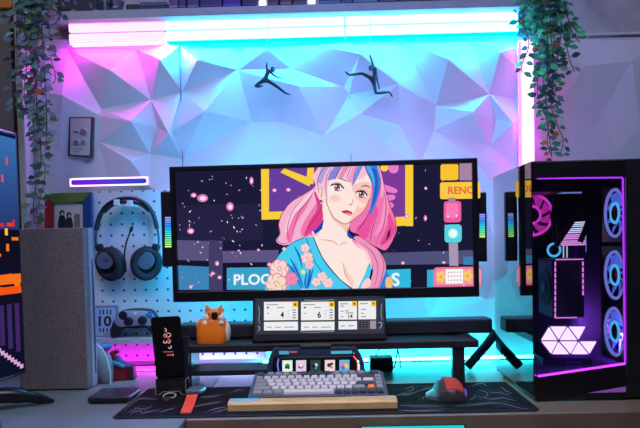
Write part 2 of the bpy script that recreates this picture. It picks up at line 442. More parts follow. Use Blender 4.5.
# ------------------------------------------------------------------ riser
M_riser = mat('black_riser', (34, 32, 36), 0.38, noise=.15, nscale=30)
RZ = .110
RY = 1.685
rx0, rx1 = W(166, 348, RY).x, W(479, 344, RY).x
t = thing('desk_riser', 'long black desk riser shelf under the wide monitor', 'riser', ((rx0 + rx1) / 2, 1.84, 0))
b = MB(); b.span((rx0, RY, RZ - .019), (rx1, 1.955, RZ), .002); b.build('board', M_riser, t)
lx = W(186, 365, RY + .006).x
for x0, x1 in ((lx, lx + .014), (W(452.5, 365, RY + .006).x, W(465, 365, RY + .006).x)):
    b = MB(); b.span((x0, RY + .006, .0), (x1, RY + (.11 if x0 < 0 else .03), RZ - .019), .0015); b.build('leg', M_riser, t)
mx = W(276, 365, RY + .006).x
b = MB(); b.span((mx, RY + .006, 0), (mx + .014, RY + .11, RZ - .019), .0015); b.build('divider', M_riser, t)
zl = W(230, 375.5, RY + .006).z
b = MB(); b.span((lx + .014, RY + .006, zl), (mx, RY + .11, zl + .013), .0015); b.build('lower_shelf', M_riser, t)

# ------------------------------------------------------------------ desk mat
M_mat = mat('black_mat', (10, 10, 17), .85, bump=.15, bscale=900, spec=.15)
q = [WZ(113, 418.5, .0), WZ(541.5, 412.5, 0)]
mx0, mx1, my0, my1 = q[0].x, q[1].x, (q[0].y + q[1].y) / 2, 1.688
t = thing('desk_mat', 'large black desk mat with thin white contour lines', 'desk mat', ((mx0 + mx1) / 2, (my0 + my1) / 2, 0))
pts = []
for cx, cy, a0 in ((mx1 - .012, my0 + .012, -90), (mx1 - .012, my1 - .012, 0), (mx0 + .012, my1 - .012, 90), (mx0 + .012, my0 + .012, 180)):
    for k in range(5):
        a = math.radians(a0 + 22.5 * k); pts.append(Vector((cx + .012 * math.cos(a), cy + .012 * math.sin(a), .0035)))
b = MB(); b.prism(pts, (0, 0, -.0035)); b.build('pad', M_mat, t)
b = MB(); b.tube([p - Vector((0, 0, .0012)) for p in pts], .0015, 6, closed=True); b.build('stitched_edge', mat('mat_edge', (24, 26, 36), .7), t)
class Top:                                                          # map pixels to the mat's upper face
    def at(s, x, y, off=0): p = WZ(x, y, .0037); p.z += off; return p
def clip_line(pts): return [p for p in pts if mx0 + .006 < WZ(p[0], p[1], .0037).x < mx1 - .006 and my0 + .006 < WZ(p[0], p[1], .0037).y < my1 - .004]
pc = Pic(Top(), 0.0001, 1e-6)
LC = (120, 124, 144)
lines = [
 [(121,413),(124,407),(133,403),(134,401),(139,399),(150,399),(158,399.5)],[(127,413),(134,410),(136,408),(146,409),(152,405)],
 [(130,416),(133,412),(141,411),(142,413),(153,411),(160,410)],[(160,412),(168,410),(174,408)],[(137,397),(141,394),(147,393)],
 [(201,416),(206,412),(215,409),(226,407)],[(208,417),(214,412),(224,410),(229,408)],[(192,407),(202,405),(214,403),(222,402)],[(196,395),(206,397),(222,395)],
 [(265,414),(280,416),(289,417),(289,414),(300,416)],[(300,416),(310,417),(325,416),(332,414)],[(346,413),(349,415),(352,417)],[(345,415),(347,413),(350,414)],
 [(396,396),(402,394),(410,394),(425,389),(440,386)],[(404,389),(412,387),(413,390),(407,391)],[(398,405),(414,406),(430,406),(444,407)],
 [(423,400),(424,397),(430,395),(440,394)],[(472,387),(476,384),(484,384),(486,387)],[(478,390),(486,392),(487,396),(482,398)],
 [(455,406),(470,405),(480,404),(492,403),(505,404),(520,408),(530,409)],[(478,396),(490,399),(503,398),(516,401)],[(488,392),(500,393),(510,395)],
 [(500,386),(505,390),(512,394)],[(470,400),(475,397),(474,394)],[(490,409),(505,408),(520,411)],[(398,410),(420,411),(445,410)],[(415,383),(424,385),(438,384)],[(230,393),(238,390),(244,391)],[(158,393),(165,390),(175,391)]]
random.seed(3)
for l in lines:
    l = clip_line(l)
    if len(l) > 2: pc.line(LC, l, .6, 5, True)
for l in lines:
    for dx, dy in ((3.5, -1.6), (-4, 1.5)):
        l2 = clip_line([(x + dx, y + dy) for x, y in l])
        if len(l2) > 2: pc.line((52, 55, 74), l2, .4, 5, True)
pc.build('contour_marking', t, m=attr_mat('printed_ink', None, .8))

# ------------------------------------------------------------------ wide monitor
MY = 1.785
th = math.radians(2.0)
mdir = Vector((math.cos(th), -math.sin(th), 0)); mn = Vector((-math.sin(th), -math.cos(th), 0))
MP = Plane(W(325, 231, MY), mn)
c0 = (MP.at(478.3, 228) + MP.at(171.3, 233)) / 2; c0.z = (MP.at(325, 162.3).z + MP.at(325, 299.5).z) / 2
Hw, Hh = (MP.at(478.3, 228) - MP.at(171.3, 233)).length / 2, (MP.at(325, 162.3) - MP.at(325, 299.5)).length / 2
def mpt(u, v, d): return c0 + mdir * u + Vector((0, 0, 1)) * v - mn * d        # d behind the front face
t = thing('ultrawide_monitor', 'ultrawide monitor showing an illustrated pink haired woman', 'monitor', (c0.x, 1.86, RZ))
def mrect(u0, u1, v0, v1, d0, d1, bev=0.0):
    rot = Matrix((mdir, -mn, Vector((0, 0, 1)))).transposed()
    c = mpt((u0 + u1) / 2, (v0 + v1) / 2, (d0 + d1) / 2)
    b = MB(); b.box(c, (u1 - u0, d1 - d0, v1 - v0), bev, 2, rot); return b
sides = dict(l=.0125, r=.0135, t=.0125, b=.0275)
b = MB(); rot = Matrix((mdir, -mn, Vector((0, 0, 1)))).transposed()
for u0, u1, v0, v1 in ((-Hw, -Hw + sides['l'], -Hh, Hh), (Hw - sides['r'], Hw, -Hh, Hh), (-Hw + sides['l'], Hw - sides['r'], Hh - sides['t'], Hh), (-Hw + sides['l'], Hw - sides['r'], -Hh, -Hh + sides['b'])):
    b.box(mpt((u0 + u1) / 2, (v0 + v1) / 2, .004), (u1 - u0, .014, v1 - v0), .0015, 2, rot)
b.build('bezel', mat('bezel_black', (13, 13, 17), .35), t)
mrect(-Hw + .004, Hw - .004, -Hh + .004, Hh - .004, .0115, .035, .008).build('back_shell', M_black, t)
for u0, u1, v0, v1, rgb, st, nm in ((-Hw + .012, Hw - .012, -Hh + .01, -Hh + .016, (.0, .72, 1.0), 60, 'strip_back_cyan'), (-Hw + .012, -Hw + .018, -Hh + .03, Hh - .12, (.0, .50, 1.0), 90, 'strip_back_azure'), (Hw - .018, Hw - .012, -Hh + .03, Hh - .05, (.42, .34, 1.0), 45, 'strip_back_violet'),
  (-Hw + .02, -.16, Hh - .016, Hh - .01, (.05, .42, 1.0), 110, 'strip_top_azure'), (-.155, .12, Hh - .016, Hh - .01, (.20, .36, 1.0), 85, 'strip_top_lavender'), (.125, Hw - .02, Hh - .016, Hh - .01, (.36, .32, 1.0), 85, 'strip_top_violet')):
    b = mrect(u0, u1, v0, v1, .036, .039); b.build('backlight_strip', emis(nm, rgb, st), t)
b = MB(); b.cyl(Vector((c0.x, 1.905, RZ + .008)), Vector((c0.x, 1.905, c0.z - .02)), .020); b.build('stand_neck', M_black, t)
b = MB(); b.span((c0.x - .11, 1.865, RZ), (c0.x + .11, 1.945, RZ + .008), .003); b.build('stand_foot', M_black, t)
b = MB(); b.box((c0.x, 1.865, c0.z - .02), (.1, .10, .1), .006); b.build('mount_block', M_black, t)

# the picture on the screen
pc = Pic(MP, -.0105, 2e-5)
R_, P_, L_, T_, K_, RR = pc.rect, pc.poly, pc.line, pc.text, pc.circ, pc.rrect
P_((27, 27, 56), [(173, 168), (475, 159.5), (478, 289), (176, 294)])
P_((36, 33, 66), [(176, 205), (262, 203), (262, 240), (177, 243)])
P_((88, 82, 124), [(176, 240), (208, 241), (208, 261), (177, 260)])
P_((66, 62, 104), [(208, 240), (222, 241), (222, 293), (208, 293)])
P_((96, 84, 130), [(222, 251), (278, 250), (278, 262), (222, 263)])
P_((20, 20, 44), [(176, 261), (208, 262), (208, 266), (177, 265)])
P_((60, 132, 184), [(177, 265.5), (208, 267), (208, 290), (178, 290)])
P_((20, 20, 44), [(222, 263), (280, 262), (280, 292), (222, 292)])
P_((58, 160, 200), [(226, 268), (285, 267), (285, 290), (226, 290)])
T_((236, 246, 252), 'PLOO', 233, 274.5, 272, 285.5)
# purple board in its yellow frame
P_((104, 62, 156), [(262, 166), (410, 161), (410, 222), (262, 219)])
P_((122, 58, 150), [(376, 162), (405, 161), (405, 220), (376, 220)])
P_((250, 206, 58), [(260.5, 167), (268.5, 166.5), (268.5, 219.5), (261, 219.5)])
P_((250, 206, 58), [(261, 212), (285, 211), (285, 219), (261, 219.5)])
P_((250, 206, 58), [(280, 172), (284, 168), (313, 179), (309, 186)])
P_((250, 206, 58), [(307.5, 164), (314, 164), (313, 184), (306, 182)])
P_((250, 206, 58), [(405.5, 161), (413.5, 161), (413.5, 226), (405.5, 226)])
P_((250, 206, 58), [(383, 217.5), (413.5, 216), (413.5, 225), (383, 227)])
K_((250, 215, 60), 384.5, 167.5, 4, 3.6)
for q in ([(389, 163), (398, 163), (398, 171), (393, 173), (389, 170)], [(383, 184), (397, 189), (395, 193), (384, 190)], [(381, 196), (394, 194.5), (394, 199.5), (382, 201)], [(382, 204), (391, 202), (394, 206), (386, 211)]):
    P_((240, 122, 206), q, 4)
# right hand blocks
P_((80, 82, 124), [(383, 253), (478, 250), (478, 265), (383, 265)])
P_((22, 22, 46), [(383, 265), (478, 264), (478, 292), (383, 292)])
P_((50, 185, 226), [(385, 270), (411, 269), (411, 289.5), (385, 290)])
P_((50, 175, 215), [(427.5, 270), (440, 269.5), (440, 288), (427.5, 288.5)])
P_((60, 130, 180), [(464, 257), (478, 256), (478, 265), (464, 265)])
T_((236, 246, 252), 'S', 391.5, 273, 400, 286.5)
RR((250, 196, 48), 441, 164, 459, 180, 2)
P_((166, 132, 166), [(460, 163), (478, 162), (478, 180), (460, 180)])
RR((252, 200, 72), 440.5, 182, 481, 199, 2)
T_((232, 104, 62), 'RENO', 448.5, 186.3, 475.5, 194)
P_((150, 140, 150), [(449, 197.5), (456, 197.3), (456, 202), (449, 202)])
RR((238, 92, 160), 444.3, 201, 461.8, 222.5, 3); RR((246, 124, 186), 446.5, 203, 459, 218, 3)
RR((86, 214, 224), 445, 224.5, 462.3, 242.7, 3.5); K_((190, 244, 244), 453.6, 233.4, 5); K_((240, 252, 250), 453.6, 233.4, 3.4)
P_((170, 150, 178), [(449.2, 243), (458.5, 242.7), (459, 266), (450, 266)])
RR((240, 116, 152), 433.8, 267.5, 482, 288, 3.5); RR((248, 150, 170), 436, 269.3, 482, 285, 3)
for fx, fy in ((441.5, 277), (468.5, 276)):
    for a in range(5):
        K_((250, 206, 96), fx + 3 * math.cos(a * 1.257), fy + 4 * math.sin(a * 1.257), 2, 2.2)
    K_((250, 160, 100), fx, fy, 1.6)
RR((250, 246, 246), 446, 269.3, 463.6, 284, 1)
for i in range(5):
    for j in range(3): K_((150, 140, 160), 449 + i * 3, 272.5 + j * 4 - i * .06, .7, n=8)
# drifting petals and sparks
random.seed(11)
for k in range(110):
    x = random.uniform(178, 262) if k % 2 else random.uniform(180, 470); y = random.uniform(170, 288)
    if 282 < x < 395: continue
    s_ = random.uniform(.4, 1.0); c_ = random.choice(((250, 220, 240), (255, 255, 255), (240, 150, 200)))
    a = random.uniform(0, PI); e = random.uniform(1, 2)
    P_(c_, [(x + s_ * e * math.cos(a), y + s_ * e * math.sin(a)), (x + s_ * .7 * math.cos(a + 1.6), y + s_ * .7 * math.sin(a + 1.6)), (x - s_ * e * math.cos(a), y - s_ * e * math.sin(a)), (x - s_ * .7 * math.cos(a + 1.6), y - s_ * .7 * math.sin(a + 1.6))])
for x, y, rx, ry in ((202, 198, 5.5, 4), (193, 195, 3, 2.4), (229.5, 206.5, 3.8, 4.4), (190, 231, 3.6, 3), (251, 180.5, 2, 4), (216.5, 263.5, 2.2, 2.6), (212, 273.5, 2, 2), (219, 277.5, 2.2, 2), (190, 287, 1.6, 2.2), (269, 264.5, 2.4, 2.2), (274, 190, 2.4, 2), (288, 189.5, 2.5, 2), (426, 188, 1.6, 1.6), (403, 263, 1.8, 1.8), (425.6, 218, 1.6, 3), (407, 216, 2.4, 2.2), (258, 250, 1.6, 1.4), (444, 262.5, 2, 1.4), (448, 216, 2, 2)):
    K_((226, 120, 186), x, y, rx, ry); K_((255, 222, 240), x + .3, y + .2, rx * .55, ry * .55)
# the woman: back hair
HL, HM, HD = (245, 178, 208), (240, 120, 178), (222, 62, 138)
P_(HL, [(322, 163), (316, 184), (308, 192), (296, 198), (286, 208), (279, 222), (280, 233), (276, 240), (279, 244), (287, 245), (300, 240), (314, 236), (324, 226), (328, 205), (330, 180)], 5)
L_((150, 60, 100), [(316, 184), (304, 194), (292, 201), (283, 211), (278.5, 224), (280, 234)], .8)
P_(HM, [(312, 194), (300, 205), (290, 222), (286, 238), (291, 241), (296, 224), (306, 208)], 5)
P_(HM, [(322, 198), (310, 212), (301, 228), (303, 237), (314, 233), (322, 224)], 5)
P_(HD, [(314, 192), (322, 198), (325, 212), (321, 224), (312, 231), (304, 236), (309, 222), (317, 208)], 5)
P_((250, 205, 224), [(316, 188), (303, 199), (291, 212), (285, 228), (287, 232), (294, 215), (305, 203)], 5)
for q in ([(318, 184), (308, 200), (298, 214), (292, 236)], [(324, 200), (318, 214), (306, 230)], [(303, 198), (292, 212), (287, 230), (290, 242)], [(281, 234), (277, 240), (283, 244), (292, 241)]): L_((140, 50, 96), q, .7, 5, True)
# right hair mass
P_(HM, [(366, 162), (377, 166), (384, 184), (388, 200), (394, 214), (397, 228), (393, 240), (386, 250), (377, 247), (368, 242), (358, 234), (350, 230), (352, 214), (366, 196)], 5)
P_((236, 84, 158), [(372, 204), (366, 218), (356, 230), (366, 239), (372, 224), (378, 210)], 5)
P_((232, 78, 152), [(386, 208), (388, 224), (380, 244), (390, 240), (395, 226)], 5)
P_((248, 150, 196), [(378, 178), (384, 198), (380, 222), (374, 236), (384, 226), (389, 208), (384, 188)], 5)
for q in ([(380, 180), (386, 202), (384, 224), (376, 244)], [(372, 206), (364, 222), (356, 232)], [(384, 184), (389, 202), (396, 222), (393, 240), (386, 250)], [(378, 212), (372, 230), (370, 242)], [(391, 226), (388, 236), (381, 246)], [(386, 250), (390, 256), (395, 252), (391, 249)], [(350, 230), (360, 238), (372, 245), (382, 250)]): L_((130, 36, 88), q, .75, 5, True)
P_((90, 24, 60), [(388, 232), (391, 228), (390, 236), (386, 241)])
# neck and chest
SK, SS = (252, 230, 222), (244, 196, 184)
P_(SK, [(324, 200), (323, 222), (317, 234), (313, 240), (320, 253), (328, 265), (340, 279), (352, 290), (359, 287), (367, 274), (369, 258), (362, 247), (355, 240), (348, 235), (348, 218)], 4)
P_(SS, [(330, 212), (336, 219), (345, 224), (348, 222), (348, 234), (341, 226), (333, 220)], 4)
P_((246, 206, 194), [(343, 262), (345, 272), (351, 287), (354, 282), (348, 272)], 4)
for q in ([(318, 240), (326, 240), (334, 242), (339, 246)], [(348, 243), (343, 243), (340, 246)], [(343, 263), (345, 274), (349, 281)], [(323, 214), (322, 224), (317, 236)], [(348, 226), (348, 236), (351, 239)]): L_((196, 120, 108), q, .7, 5, True)
# kimono
KB, KD = (72, 206, 240), (34, 92, 190)
P_((44, 128, 214), [(383, 262), (385, 268), (391, 279), (396, 290), (374, 292), (376, 280)])
P_((238, 150, 190), [(352, 240), (358, 247), (368, 254), (373, 270), (368, 288), (364, 292), (376, 292), (383, 278), (386, 266), (380, 252), (370, 244), (358, 236)], 4)
P_((252, 206, 214), [(356, 243), (364, 252), (369, 262), (372, 270), (371, 260), (366, 250)], 4)
P_(KB, [(368, 265), (371.5, 267), (370, 276), (364, 288), (357, 291), (360, 284), (365, 274)])
for q in ([(360, 242), (372, 252), (378, 268), (374, 290)], [(378, 250), (384, 264), (381, 280), (376, 291)], [(374, 270), (368, 288)]): L_((150, 60, 110), q, .7, 5, True)
P_((252, 206, 214), [(364, 281), (369, 278), (371, 284), (366, 289), (361, 288)], 4)
P_((246, 190, 120), [(386, 279), (390, 277), (393, 283), (391, 289), (386, 287)], 4)
P_(KB, [(313, 237), (304, 237), (296, 240), (288, 246), (279, 254), (272, 266), (266, 284), (263, 295), (356, 292), (340, 279.5), (327, 265), (319.5, 253)], 0)
P_((64, 176, 228), [(296, 262), (306, 292), (290, 294), (288, 270)])
for q in ([(290, 258), (296, 270), (303, 286)], [(285, 262), (294, 272), (302, 290)], [(311, 262), (309, 276), (306, 290)], [(307, 272), (305, 282), (306, 290)], [(294, 246), (299, 256), (302, 268)], [(313, 268), (310, 280), (307, 291)]): L_(KD, q, 1.8, 5, True)
L_((24, 40, 90), [(313.5, 237.5), (319.6, 252), (327, 265), (340, 279.5), (354, 291)], .8)
L_((24, 60, 120), [(306, 238), (311, 252), (316, 264), (328, 280)], .7)
L_((24, 60, 120), [(304, 237.5), (292, 243), (281, 252), (273, 265), (266, 286)], .7)
P_(KB, [(313.5, 239), (306, 237), (312, 254), (322, 270), (336, 285), (349, 291), (338, 279.5), (326, 265), (319, 253)])
L_((24, 60, 120), [(313.7, 238.5), (319.6, 252.5), (327, 265), (340, 279.5), (354, 290)], .8)
def flower(x, y, r, c1, c2, n=6, s=0.0):
    for k in range(n):
        a = s + k * 2 * PI / n; K_(c2, x + r * .62 * math.cos(a), y + r * .62 * math.sin(a), r * .56); K_(c1, x + r * .6 * math.cos(a), y + r * .6 * math.sin(a), r * .48)
    K_(c1, x, y, r * .6); L_(c2, [(x - r * .3, y), (x, y - r * .3), (x + r * .3, y), (x, y + r * .25), (x - r * .15, y)], r * .09)
FP, FO = (250, 214, 214), (214, 140, 150)
flower(291, 279, 6, (246, 138, 182), (220, 96, 150)); flower(279, 269, 8.5, FP, FO, 7); flower(276, 284, 9.5, (250, 218, 204), FO, 7, .4)
flower(305, 248, 4.2, FP, FO, 5); flower(307, 258, 5.6, FP, FO, 6, .3); flower(309, 265, 4, (248, 196, 204), FO, 5)
flower(322, 277, 4.6, FP, FO, 5); flower(316, 282, 4.2, FP, FO, 5, .5); flower(328, 283, 4.6, FP, FO, 6); flower(284, 249, 1.8, FP, FO, 4)
K_((250, 220, 130), 303, 272, 2.2); K_((250, 220, 130), 279, 286, 2)
P_((252, 250, 250), [(301, 289), (318, 289), (318, 293), (301, 293)])
P_((28, 66, 180), [(324, 219), (322, 229), (313, 236), (310, 233), (317, 228)])
P_((28, 66, 180), [(347.5, 229), (351, 235), (356.5, 241), (350, 238), (347, 235)])
P_((252, 206, 214), [(311, 232), (314, 238), (316, 236), (313, 231)])
# face
P_(SK, [(326, 176), (325, 190), (326, 203), (333, 216.5), (340, 222), (345, 223.8), (350, 222), (357, 217), (364.5, 210), (369.5, 199), (371.5, 184), (370, 172), (350, 166), (332, 168)], 5)
P_((250, 196, 188), [(352, 186), (355, 196), (357, 206), (353, 214), (350, 222), (357, 217), (365, 210), (370, 198), (371, 184), (364, 182)], 4)
P_((253, 224, 214), [(356, 199), (362, 203), (366, 203), (362, 208), (358, 206)], 3)
K_((252, 216, 207), 335, 198.5, 6.5, 4.2); K_((251, 203, 195), 335, 198, 4.4, 2.6)
L_((180, 90, 90), [(325.6, 196), (327, 204), (333, 216.5), (340, 222), (345, 223.8), (350, 222), (357, 217), (364.5, 210), (369.5, 199)], .75, 5)
# ear
P_((250, 214, 204), [(316, 185), (320, 183), (325, 186), (326, 198), (323, 201), (319, 199), (316, 192)], 4)
L_((180, 90, 90), [(317, 187), (320, 185), (322, 190), (321, 197)], .7); K_((60, 40, 60), 321, 200.5, .9); K_((240, 240, 250), 321.2, 203, .7)
# eyes
for ex, ey, w_, h_ in ((337.3, 187.6, 6.2, 3.4), (361.6, 194.5, 5.2, 3.2)):
    P_((252, 248, 248), [(ex - w_, ey - .6), (ex - 2, ey - h_), (ex + 3, ey - h_ * .8), (ex + w_, ey + 1.4), (ex + 2, ey + h_ * .9), (ex - 3, ey + h_ * .7)], 4)
    K_((120, 56, 84), ex - .2, ey, 3.1, 3.3); K_((190, 120, 140), ex - .1, ey + 1, 2.2, 2); K_((40, 20, 36), ex - .2, ey - .3, 1.4, 1.7); K_((255, 255, 255), ex - 1.2, ey - 1.4, .8); K_((250, 220, 230), ex + 1, ey + 1.2, .6)
    L_((34, 18, 30), [(ex - w_ - .6, ey - 2.2), (ex - 2.5, ey - h_ - .2), (ex + 2.5, ey - h_ * .95), (ex + w_ + .4, ey + 1)], 1.5, 5)
    L_((120, 60, 70), [(ex - 3, ey + h_ * .8), (ex + 1.5, ey + h_), (ex + w_ * .8, ey + 2)], .5, 5)
    L_((200, 130, 124), [(ex - w_ + 1, ey - h_ - 1.2), (ex, ey - h_ - 1.9), (ex + w_ - 1.5, ey - h_ * .7 - 1)], .5, 5)
L_((110, 56, 66), [(335, 177.5), (341, 178.6), (348, 181.6)], 1.2, 5, True); L_((110, 56, 66), [(361, 186.6), (366, 185.6), (370.4, 187.6)], 1.2, 5, True)
L_((206, 130, 120), [(352.6, 199), (353, 202), (350.6, 204.6)], .7); L_((190, 100, 96), [(349, 204.2), (351.5, 205)], .9)
P_((206, 66, 84), [(341.5, 211.6), (346, 210), (349, 210.6), (352.4, 212.6), (351, 215.4), (347, 214.8)], 4)
P_((240, 140, 140), [(345, 212.6), (351.5, 213.2), (350, 215.6), (347, 215)], 3); L_((90, 20, 36), [(341.3, 211.8), (347, 212), (352.2, 213)], .6)
# fringe
HF = (246, 190, 214)
P_(HF, [(322, 162), (312, 176), (316, 186), (318, 194), (322, 186), (326, 196), (328, 204), (327, 190), (330, 180), (336, 178), (344, 178), (350, 181), (352, 186), (357, 180), (362, 178), (368, 174), (372, 166), (370, 162)])
P_((140, 132, 214), [(327.2, 180.5), (330, 172), (337, 163.5), (343, 163.5), (339, 172), (335.5, 179)])
P_((180, 160, 220), [(322, 164), (317, 182), (321, 184), (326, 172), (332, 163)])
P_((228, 140, 186), [(344, 165), (338, 178), (342, 178.5), (350, 166)])
P_((236, 156, 196), [(354, 164), (347, 181), (351, 183), (360, 164)])
P_((104, 144, 232), [(364, 163), (360, 172), (354, 184), (351.8, 186), (355, 174), (360, 163)])
P_((48, 126, 222), [(364, 162), (377, 162), (379.5, 174), (380, 186), (377, 200), (372, 212), (369, 216), (371, 204), (373, 190), (371, 180), (367, 172)], 4)
P_((30, 96, 196), [(371, 170), (375, 182), (374, 196), (371, 208), (376, 198), (378, 184), (376, 170)], 4)
P_((96, 164, 236), [(365, 163), (368, 171), (372, 178), (374, 188), (374.5, 178), (370, 166)], 4)
P_((244, 170, 204), [(377, 162), (381, 172), (384, 190), (381, 198), (381, 184), (378, 170)], 4)
for q in ([(328, 163), (318, 178), (319, 194)], [(333, 163), (326, 180), (327, 200)], [(344, 164), (338, 172), (335, 179)], [(352, 164), (349, 172), (346, 180)], [(359, 163), (355, 172), (352, 186)], [(364, 163), (367, 172), (371, 181), (373, 190)], [(377, 162), (380, 176), (380, 188), (375, 206)]): L_((120, 60, 110), q, .65, 5, True)
pc.build('screen', t, 1.0)

# light bars clipped at the monitor's two sides
def rgb_bar(px0, px1, py0, py1, sx0, sx1, sy0, sy1, label):
    Y = 1.80; a, c = W(px0, py1, Y), W(px1, py0, Y)
    t = thing('side_light_bar', label, 'light', ((a.x + c.x) / 2, Y, a.z), 'light bars at the monitor sides')
    b = MB(); b.span(a, (c.x, Y + .022, c.z), .003); b.build('housing', mat('bar_navy', (14, 15, 24), .4), t)
    p = Pic(Plane((0, Y, 0), (0, -1, 0)), .0003)
    n = 14; grad = ((150, 160, 255), (110, 150, 255), (60, 140, 255), (40, 200, 255), (60, 235, 225), (90, 240, 180), (140, 240, 130), (200, 245, 120))
    for i in range(n):
        y0 = sy0 + (sy1 - sy0) * i / n; g = i / (n - 1) * (len(grad) - 1); k = min(int(g), len(grad) - 2); f = g - k
        p.rect(tuple(grad[k][j] * (1 - f) + grad[k + 1][j] * f for j in range(3)), sx0, y0, sx1, y0 + (sy1 - sy0) / n * .72)
    p.build('light_segments', t, 1.1)
rgb_bar(162.5, 175, 191, 267, 165, 171.5, 217, 248, 'rainbow light bar at the monitor edge facing the headset')
rgb_bar(476, 486.5, 192, 262, 479.5, 485, 214, 238, 'teal light bar at the monitor edge facing the computer')

# ------------------------------------------------------------------ soundbar
a, c = W(178, 336, 1.785), W(492.5, 318.5, 1.785)
t = thing('soundbar', 'long black soundbar lying on the riser under the monitor', 'speaker', ((a.x + c.x) / 2, 1.82, RZ))
b = MB(); b.span((a.x, 1.785, RZ + .003), (c.x, 1.85, c.z), .006, 3); b.build('body', mat('soundbar_navy', (18, 20, 30), .5), t)
b = MB(); b.span((a.x + .03, 1.7835, RZ + .008), (c.x - .03, 1.7865, c.z - .006)); b.build('grille', mat('soundbar_cloth', (22, 24, 34), .85, bump=.5, bscale=1200), t)
for x in (a.x + .05, rx1 - .05):
    b = MB(); b.span((x - .02, 1.8, RZ), (x + .02, 1.84, RZ + .004)); b.build('foot', M_black, t)

# ------------------------------------------------------------------ dashboard display on the riser
tl = math.radians(16)
pb = W(319, 342, 1.71); pb.z = RZ
dn = Vector((0, -math.cos(tl), math.sin(tl))); du = Vector((0, math.sin(tl), math.cos(tl)))
DP = Plane(pb, dn)
t = thing('strip_display', 'low wide strip display of white widgets standing on the riser', 'display', (pb.x, 1.76, RZ))
pl, pr, ptop = DP.at(252.5, 342).x, DP.at(387, 340).x, (DP.at(320, 297) - pb).length
def drect(x0, x1, h0, h1, d0, d1, bev=0.0):
    rot = Matrix((Vector((1, 0, 0)), -dn, du)).transposed()
    cc = Vector(((x0 + x1) / 2, pb.y, pb.z)) + du * (h0 + h1) / 2 - dn * (d0 + d1) / 2
    return MB().box(cc, (x1 - x0, d1 - d0, h1 - h0), bev, 2, rot)
drect(pl, pr, .003, ptop, 0, .014, .003).build('casing', mat('display_black', (7, 7, 11), .5, spec=.3), t)
b = MB(); cxm = (pl + pr) / 2; b.span((cxm - .09, 1.718, RZ), (cxm + .09, 1.755, RZ + .01), .003); b.build('stand_foot', M_black, t)
pc = Pic(DP, .0006)
P_, T_ = pc.poly, pc.text
P_((52, 56, 72), [(255.5, 299.5), (384.5, 297.5), (384.2, 333.5), (255.5, 334.5)])
def wid(c, x0, y0, x1, y1): pc.rect(c, x0, y0, x1, y1, -.012)
WH = (238, 238, 240)
for x0, x1, num in ((264, 298, '4'), (301, 334.5, '6')):
    wid(WH, x0, 302, x1, 320.4); wid(WH, x0, 322, x1, 330.6); wid((246, 204, 40), x1 - 5.6, 301.9, x1, 307.4); wid((120, 90, 20), x1 - 4, 303.4, x1 - 1.6, 305.8)
    T_((20, 20, 24), num, x0 + 16.5, 311.5, x0 + 20, 318)
    for yy, xa, xb in ((304.4, 2.5, 14), (307.2, 2.5, 5.5), (307.2, 13, 20), (313, 3, 5), (326.8, 3, 8), (326.8, 11, 17), (326.8, 20, 30)): wid((150, 150, 158), x0 + xa, yy, x0 + xb, yy + .9)
    wid((90, 90, 100), x0 + 3, 306.8, x0 + 4.6, 308.6)
    for k in range(4): wid((140, 140, 150), x0 + 28.5, 309.4 + k * 2.6, x0 + 32, 310.6 + k * 2.6); 
    for k in range(3): wid((205, 205, 210), x0 + 23.5, 310.4 + k * 3, x0 + 25.5, 311.4 + k * 3)
wid(WH, 338.5, 301.5, 357, 319.8); wid(WH, 358.2, 301.2, 376, 319.5); wid(WH, 338.5, 321.3, 357, 329.6); wid((84, 76, 88), 358.2, 321, 369.5, 329.2); wid((160, 150, 156), 370, 320.8, 376, 329)
for x in (357, 376): wid((246, 204, 40), x - 5, 301.3, x, 306.6)
wid((120, 90, 20), 353.2, 302.8, 355.4, 305); wid((150, 120, 30), 372.4, 302.6, 374.6, 304.6)
T_((20, 20, 24), '14', 348.4, 314.2, 352.6, 318.4)
for x0, yy, w_ in ((340, 303.6, 8), (340, 305.8, 4), (341, 311, 2.5), (345, 310.6, 4), (346, 312.6, 7), (341, 316.4, 2.4), (360, 303.4, 8), (361, 309, 5), (361, 313, 3), (361, 316.4, 5), (341, 325.6, 4), (348, 325.4, 6)): wid((130, 130, 140), x0, yy, x0 + w_, yy + .9)
for k in range(9): wid((40, 36, 48), 359 + (k % 3) * 3.3, 322 + (k // 3) * 2.2, 361.4 + (k % 3) * 3.3, 323.4 + (k // 3) * 2.2)
GR = (150, 155, 172)
pc.line(GR, [(258.5, 306), (259.6, 312), (259, 320), (260, 324)], .6); pc.line(GR, [(258, 326), (260, 328), (258.6, 331)], .9); pc.line(GR, [(381.6, 304), (381, 314), (382, 320)], .6)
pc.line(GR, [(378.5, 323), (381.5, 322.6), (381.3, 326), (379.3, 328.6)], .9); pc.line(GR, [(300, 331.7), (310, 332.4), (322, 332), (334, 331.4)], .6); pc.line(GR, [(304, 300.2), (318, 300.6), (334, 299.7)], .6)
pc.build('screen', t, 1.0)
